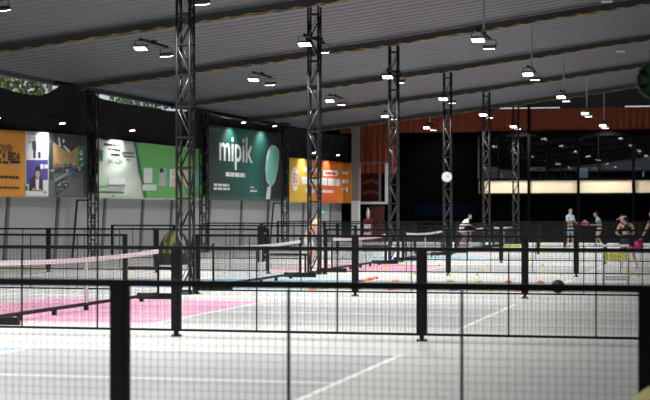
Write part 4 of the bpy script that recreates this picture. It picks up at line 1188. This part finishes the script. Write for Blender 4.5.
# ------------------------------------------------------------------ white tags on the roof beams
for i, (px, py) in enumerate(((607,1.5),(620.5,51.5),(641,73.3))):
    d = ray(px); 
    best = None
    for q in range(2000):
        Z = 20+q*.04; x = d[0]*Z; z = CAM_H+(YH-py)*Z/FPX
        if z > roofz(x)-.12: best = (x, d[1]*Z, z); break
    t = thing('roof_tag', 'small white plastic tag on the ceiling, %s' % ('highest, at the top picture edge','middle one near the right picture edge','lowest one near the right picture edge')[i], 'tag', best, WROT*0)
    MB().box((0,0,0),(.34,.10,.05)).build('plate', WPR, t)
    MB().tube((0,0,.02),(0,0,.16),.01,6).build('stud', STEEL, t)

# ------------------------------------------------------------------ dark drum and pale ball near the camera at the right edge
def drum():
    Y = 10.35
    c = at(656, 80, Y); 
    t = thing('hanging_drum', 'out of focus black round drum with green face at the right picture edge', 'fan', (c.x, Y, c.z))
    disc(.115,.10,-.02,32).build('drum_body', BLACK, t)
    mb = MB()
    for k in range(32):
        a0, a1 = 2*PI*k/32, 2*PI*(k+1)/32; mb.tube((.112*math.cos(a0),-.03,.112*math.sin(a0)),(.112*math.cos(a1),-.03,.112*math.sin(a1)),.010,6)
    mb.build('rim', mat('dark_grey_rim', (.04,.04,.042), .4), t, True)
    mb = MB()
    for k in range(6):
        a = k*PI/3; R = Matrix.Rotation(-a, 3, 'Y')
        mb.add([R @ Vector(v) for v in ((.02,-.035,-.012),(.095,-.035,-.035),(.095,-.030,.030),(.02,-.030,.012),(.02,-.028,-.012),(.095,-.028,-.035),(.095,-.023,.030),(.02,-.023,.012))], [(0,1,2,3),(7,6,5,4),(0,4,5,1),(1,5,6,2),(2,6,7,3),(3,7,4,0)])
    mb.build('green_blade', mat('green_plastic', (.012,.085,.016), .6), t)
    disc(.025,-.02,-.045,16).build('hub', BLACK, t)
    MB().box((.0,.05,.145),(.075,.09,.10)).build('motor_box', BLACK, t)
    MB().tube((.0,.05,.16),(.30,.05,.16),.018,8).build('arm', BLACK, t)
    MB().tube((.30,.05,.20),(.30,.05,-c.z+.02),.022,10).build('stand_pole', BLACK, t)
    MB().lathe([(0,0),(.18,0),(.18,.02),(.03,.05),(0,.05)], 24, (.30,.05,-c.z)).build('stand_base', BLACK, t, True)
drum()
Z0 = 9.0; d = ray(680)
t = thing('exercise_ball', 'pale yellow rounded ball at the bottom right corner, out of focus', 'ball', (d[0]*Z0, d[1]*Z0, 0))
PY = mat('pale_yellow_vinyl', (.55,.48,.16), .6)
MB().sphere((0,0,.345),.345,32,20).build('shell', PY, t, True)
mb = MB()
for z in (-.2,-.1,0,.1,.2):
    r = math.sqrt(.345**2-z*z)+.001
    for k in range(40): a0, a1 = 2*PI*k/40, 2*PI*(k+1)/40; mb.tube((r*math.cos(a0),r*math.sin(a0),.345+z),(r*math.cos(a1),r*math.sin(a1),.345+z),.004,4,cap=False)
mb.build('ridge', PY, t, True); MB().tube((0,-.343,.40),(0,-.35,.402),.012,8).build('valve', WHITE, t)

# ------------------------------------------------------------------ trees beyond the net
def trees():
    LEAF = [mat('leaf_dark', (.05,.11,.03), .6), mat('leaf_mid', (.18,.21,.04), .6), mat('leaf_light', (.45,.46,.14), .6)]
    BARK = mat('bark', (.10,.075,.07), .8)
    labs = ['leafy tree beyond the net at the left picture edge','leafy tree beyond the net above the shop photo banner','leafy tree beyond the net above the white and green banner','leafy tree beyond the net above the teal banner','leafy tree beyond the net above the orange-red banner','leafy tree beyond the net by the far roof corner']
    for i, px in enumerate((6, 58, 135, 205, 258, 305)):
        X0 = -25.0-(i % 2)*4.2; d = ray(px); Y = X0/(d[0]/d[1])
        rn = random.Random(40+i)
        t = thing('tree', labs[i], 'tree', (X0, Y, 0), 0, 'trees beyond the net')
        MB().tube((0,0,0),(.1,.1,4.6),.2,10,.13).build('trunk', BARK, t, True)
        mb = MB()
        for k in range(1500):
            r = 2.4*rn.random()**.4; a = rn.random()*6.28; e = rn.uniform(-1,1)
            p = Vector((r*.6*math.cos(a)*math.sqrt(1-e*e), r*.9*math.sin(a)*math.sqrt(1-e*e), 5.9+r*.6*e))
            q = Euler((rn.random()*6,rn.random()*6,rn.random()*6)).to_matrix(); s = rn.uniform(.07,.15)
            mb.mi = rn.choice((0,0,1,1,2))
            mb.add([p+q @ Vector(v) for v in ((-s,0,0),(0,-s*.5,.01),(s,0,0),(0,s*.5,.01))], [(0,1,2,3)])
        mb.build('foliage', LEAF, t)
trees()

# ------------------------------------------------------------------ world, camera, colour
w = bpy.data.worlds.new('sky'); SC.world = w; w.use_nodes = True
bg = w.node_tree.nodes['Background']; bg.inputs[0].default_value = (.82,.9,1,1); bg.inputs[1].default_value = .7
cam = bpy.data.cameras.new('camera'); co = bpy.data.objects.new('camera', cam); COL.objects.link(co)
co.location = (0,0,CAM_H); co.rotation_euler = (PI/2,0,TH)
cam.sensor_width = 36; cam.lens = 36*FPX/650; cam.shift_y = 11/650
cam.clip_start = .1; cam.clip_end = 400
cam.dof.use_dof = True; cam.dof.focus_distance = 31.0; cam.dof.aperture_fstop = 2.9
SC.camera = co
SC.view_settings.view_transform = 'Standard'; SC.view_settings.look = 'None'; SC.view_settings.gamma = 1; SC.view_settings.use_curve_mapping = False
SC.view_settings.exposure = 0.0
try:
    SC.cycles.use_light_tree = True; SC.cycles.use_denoising = True; SC.cycles.max_bounces = 8
except Exception: pass
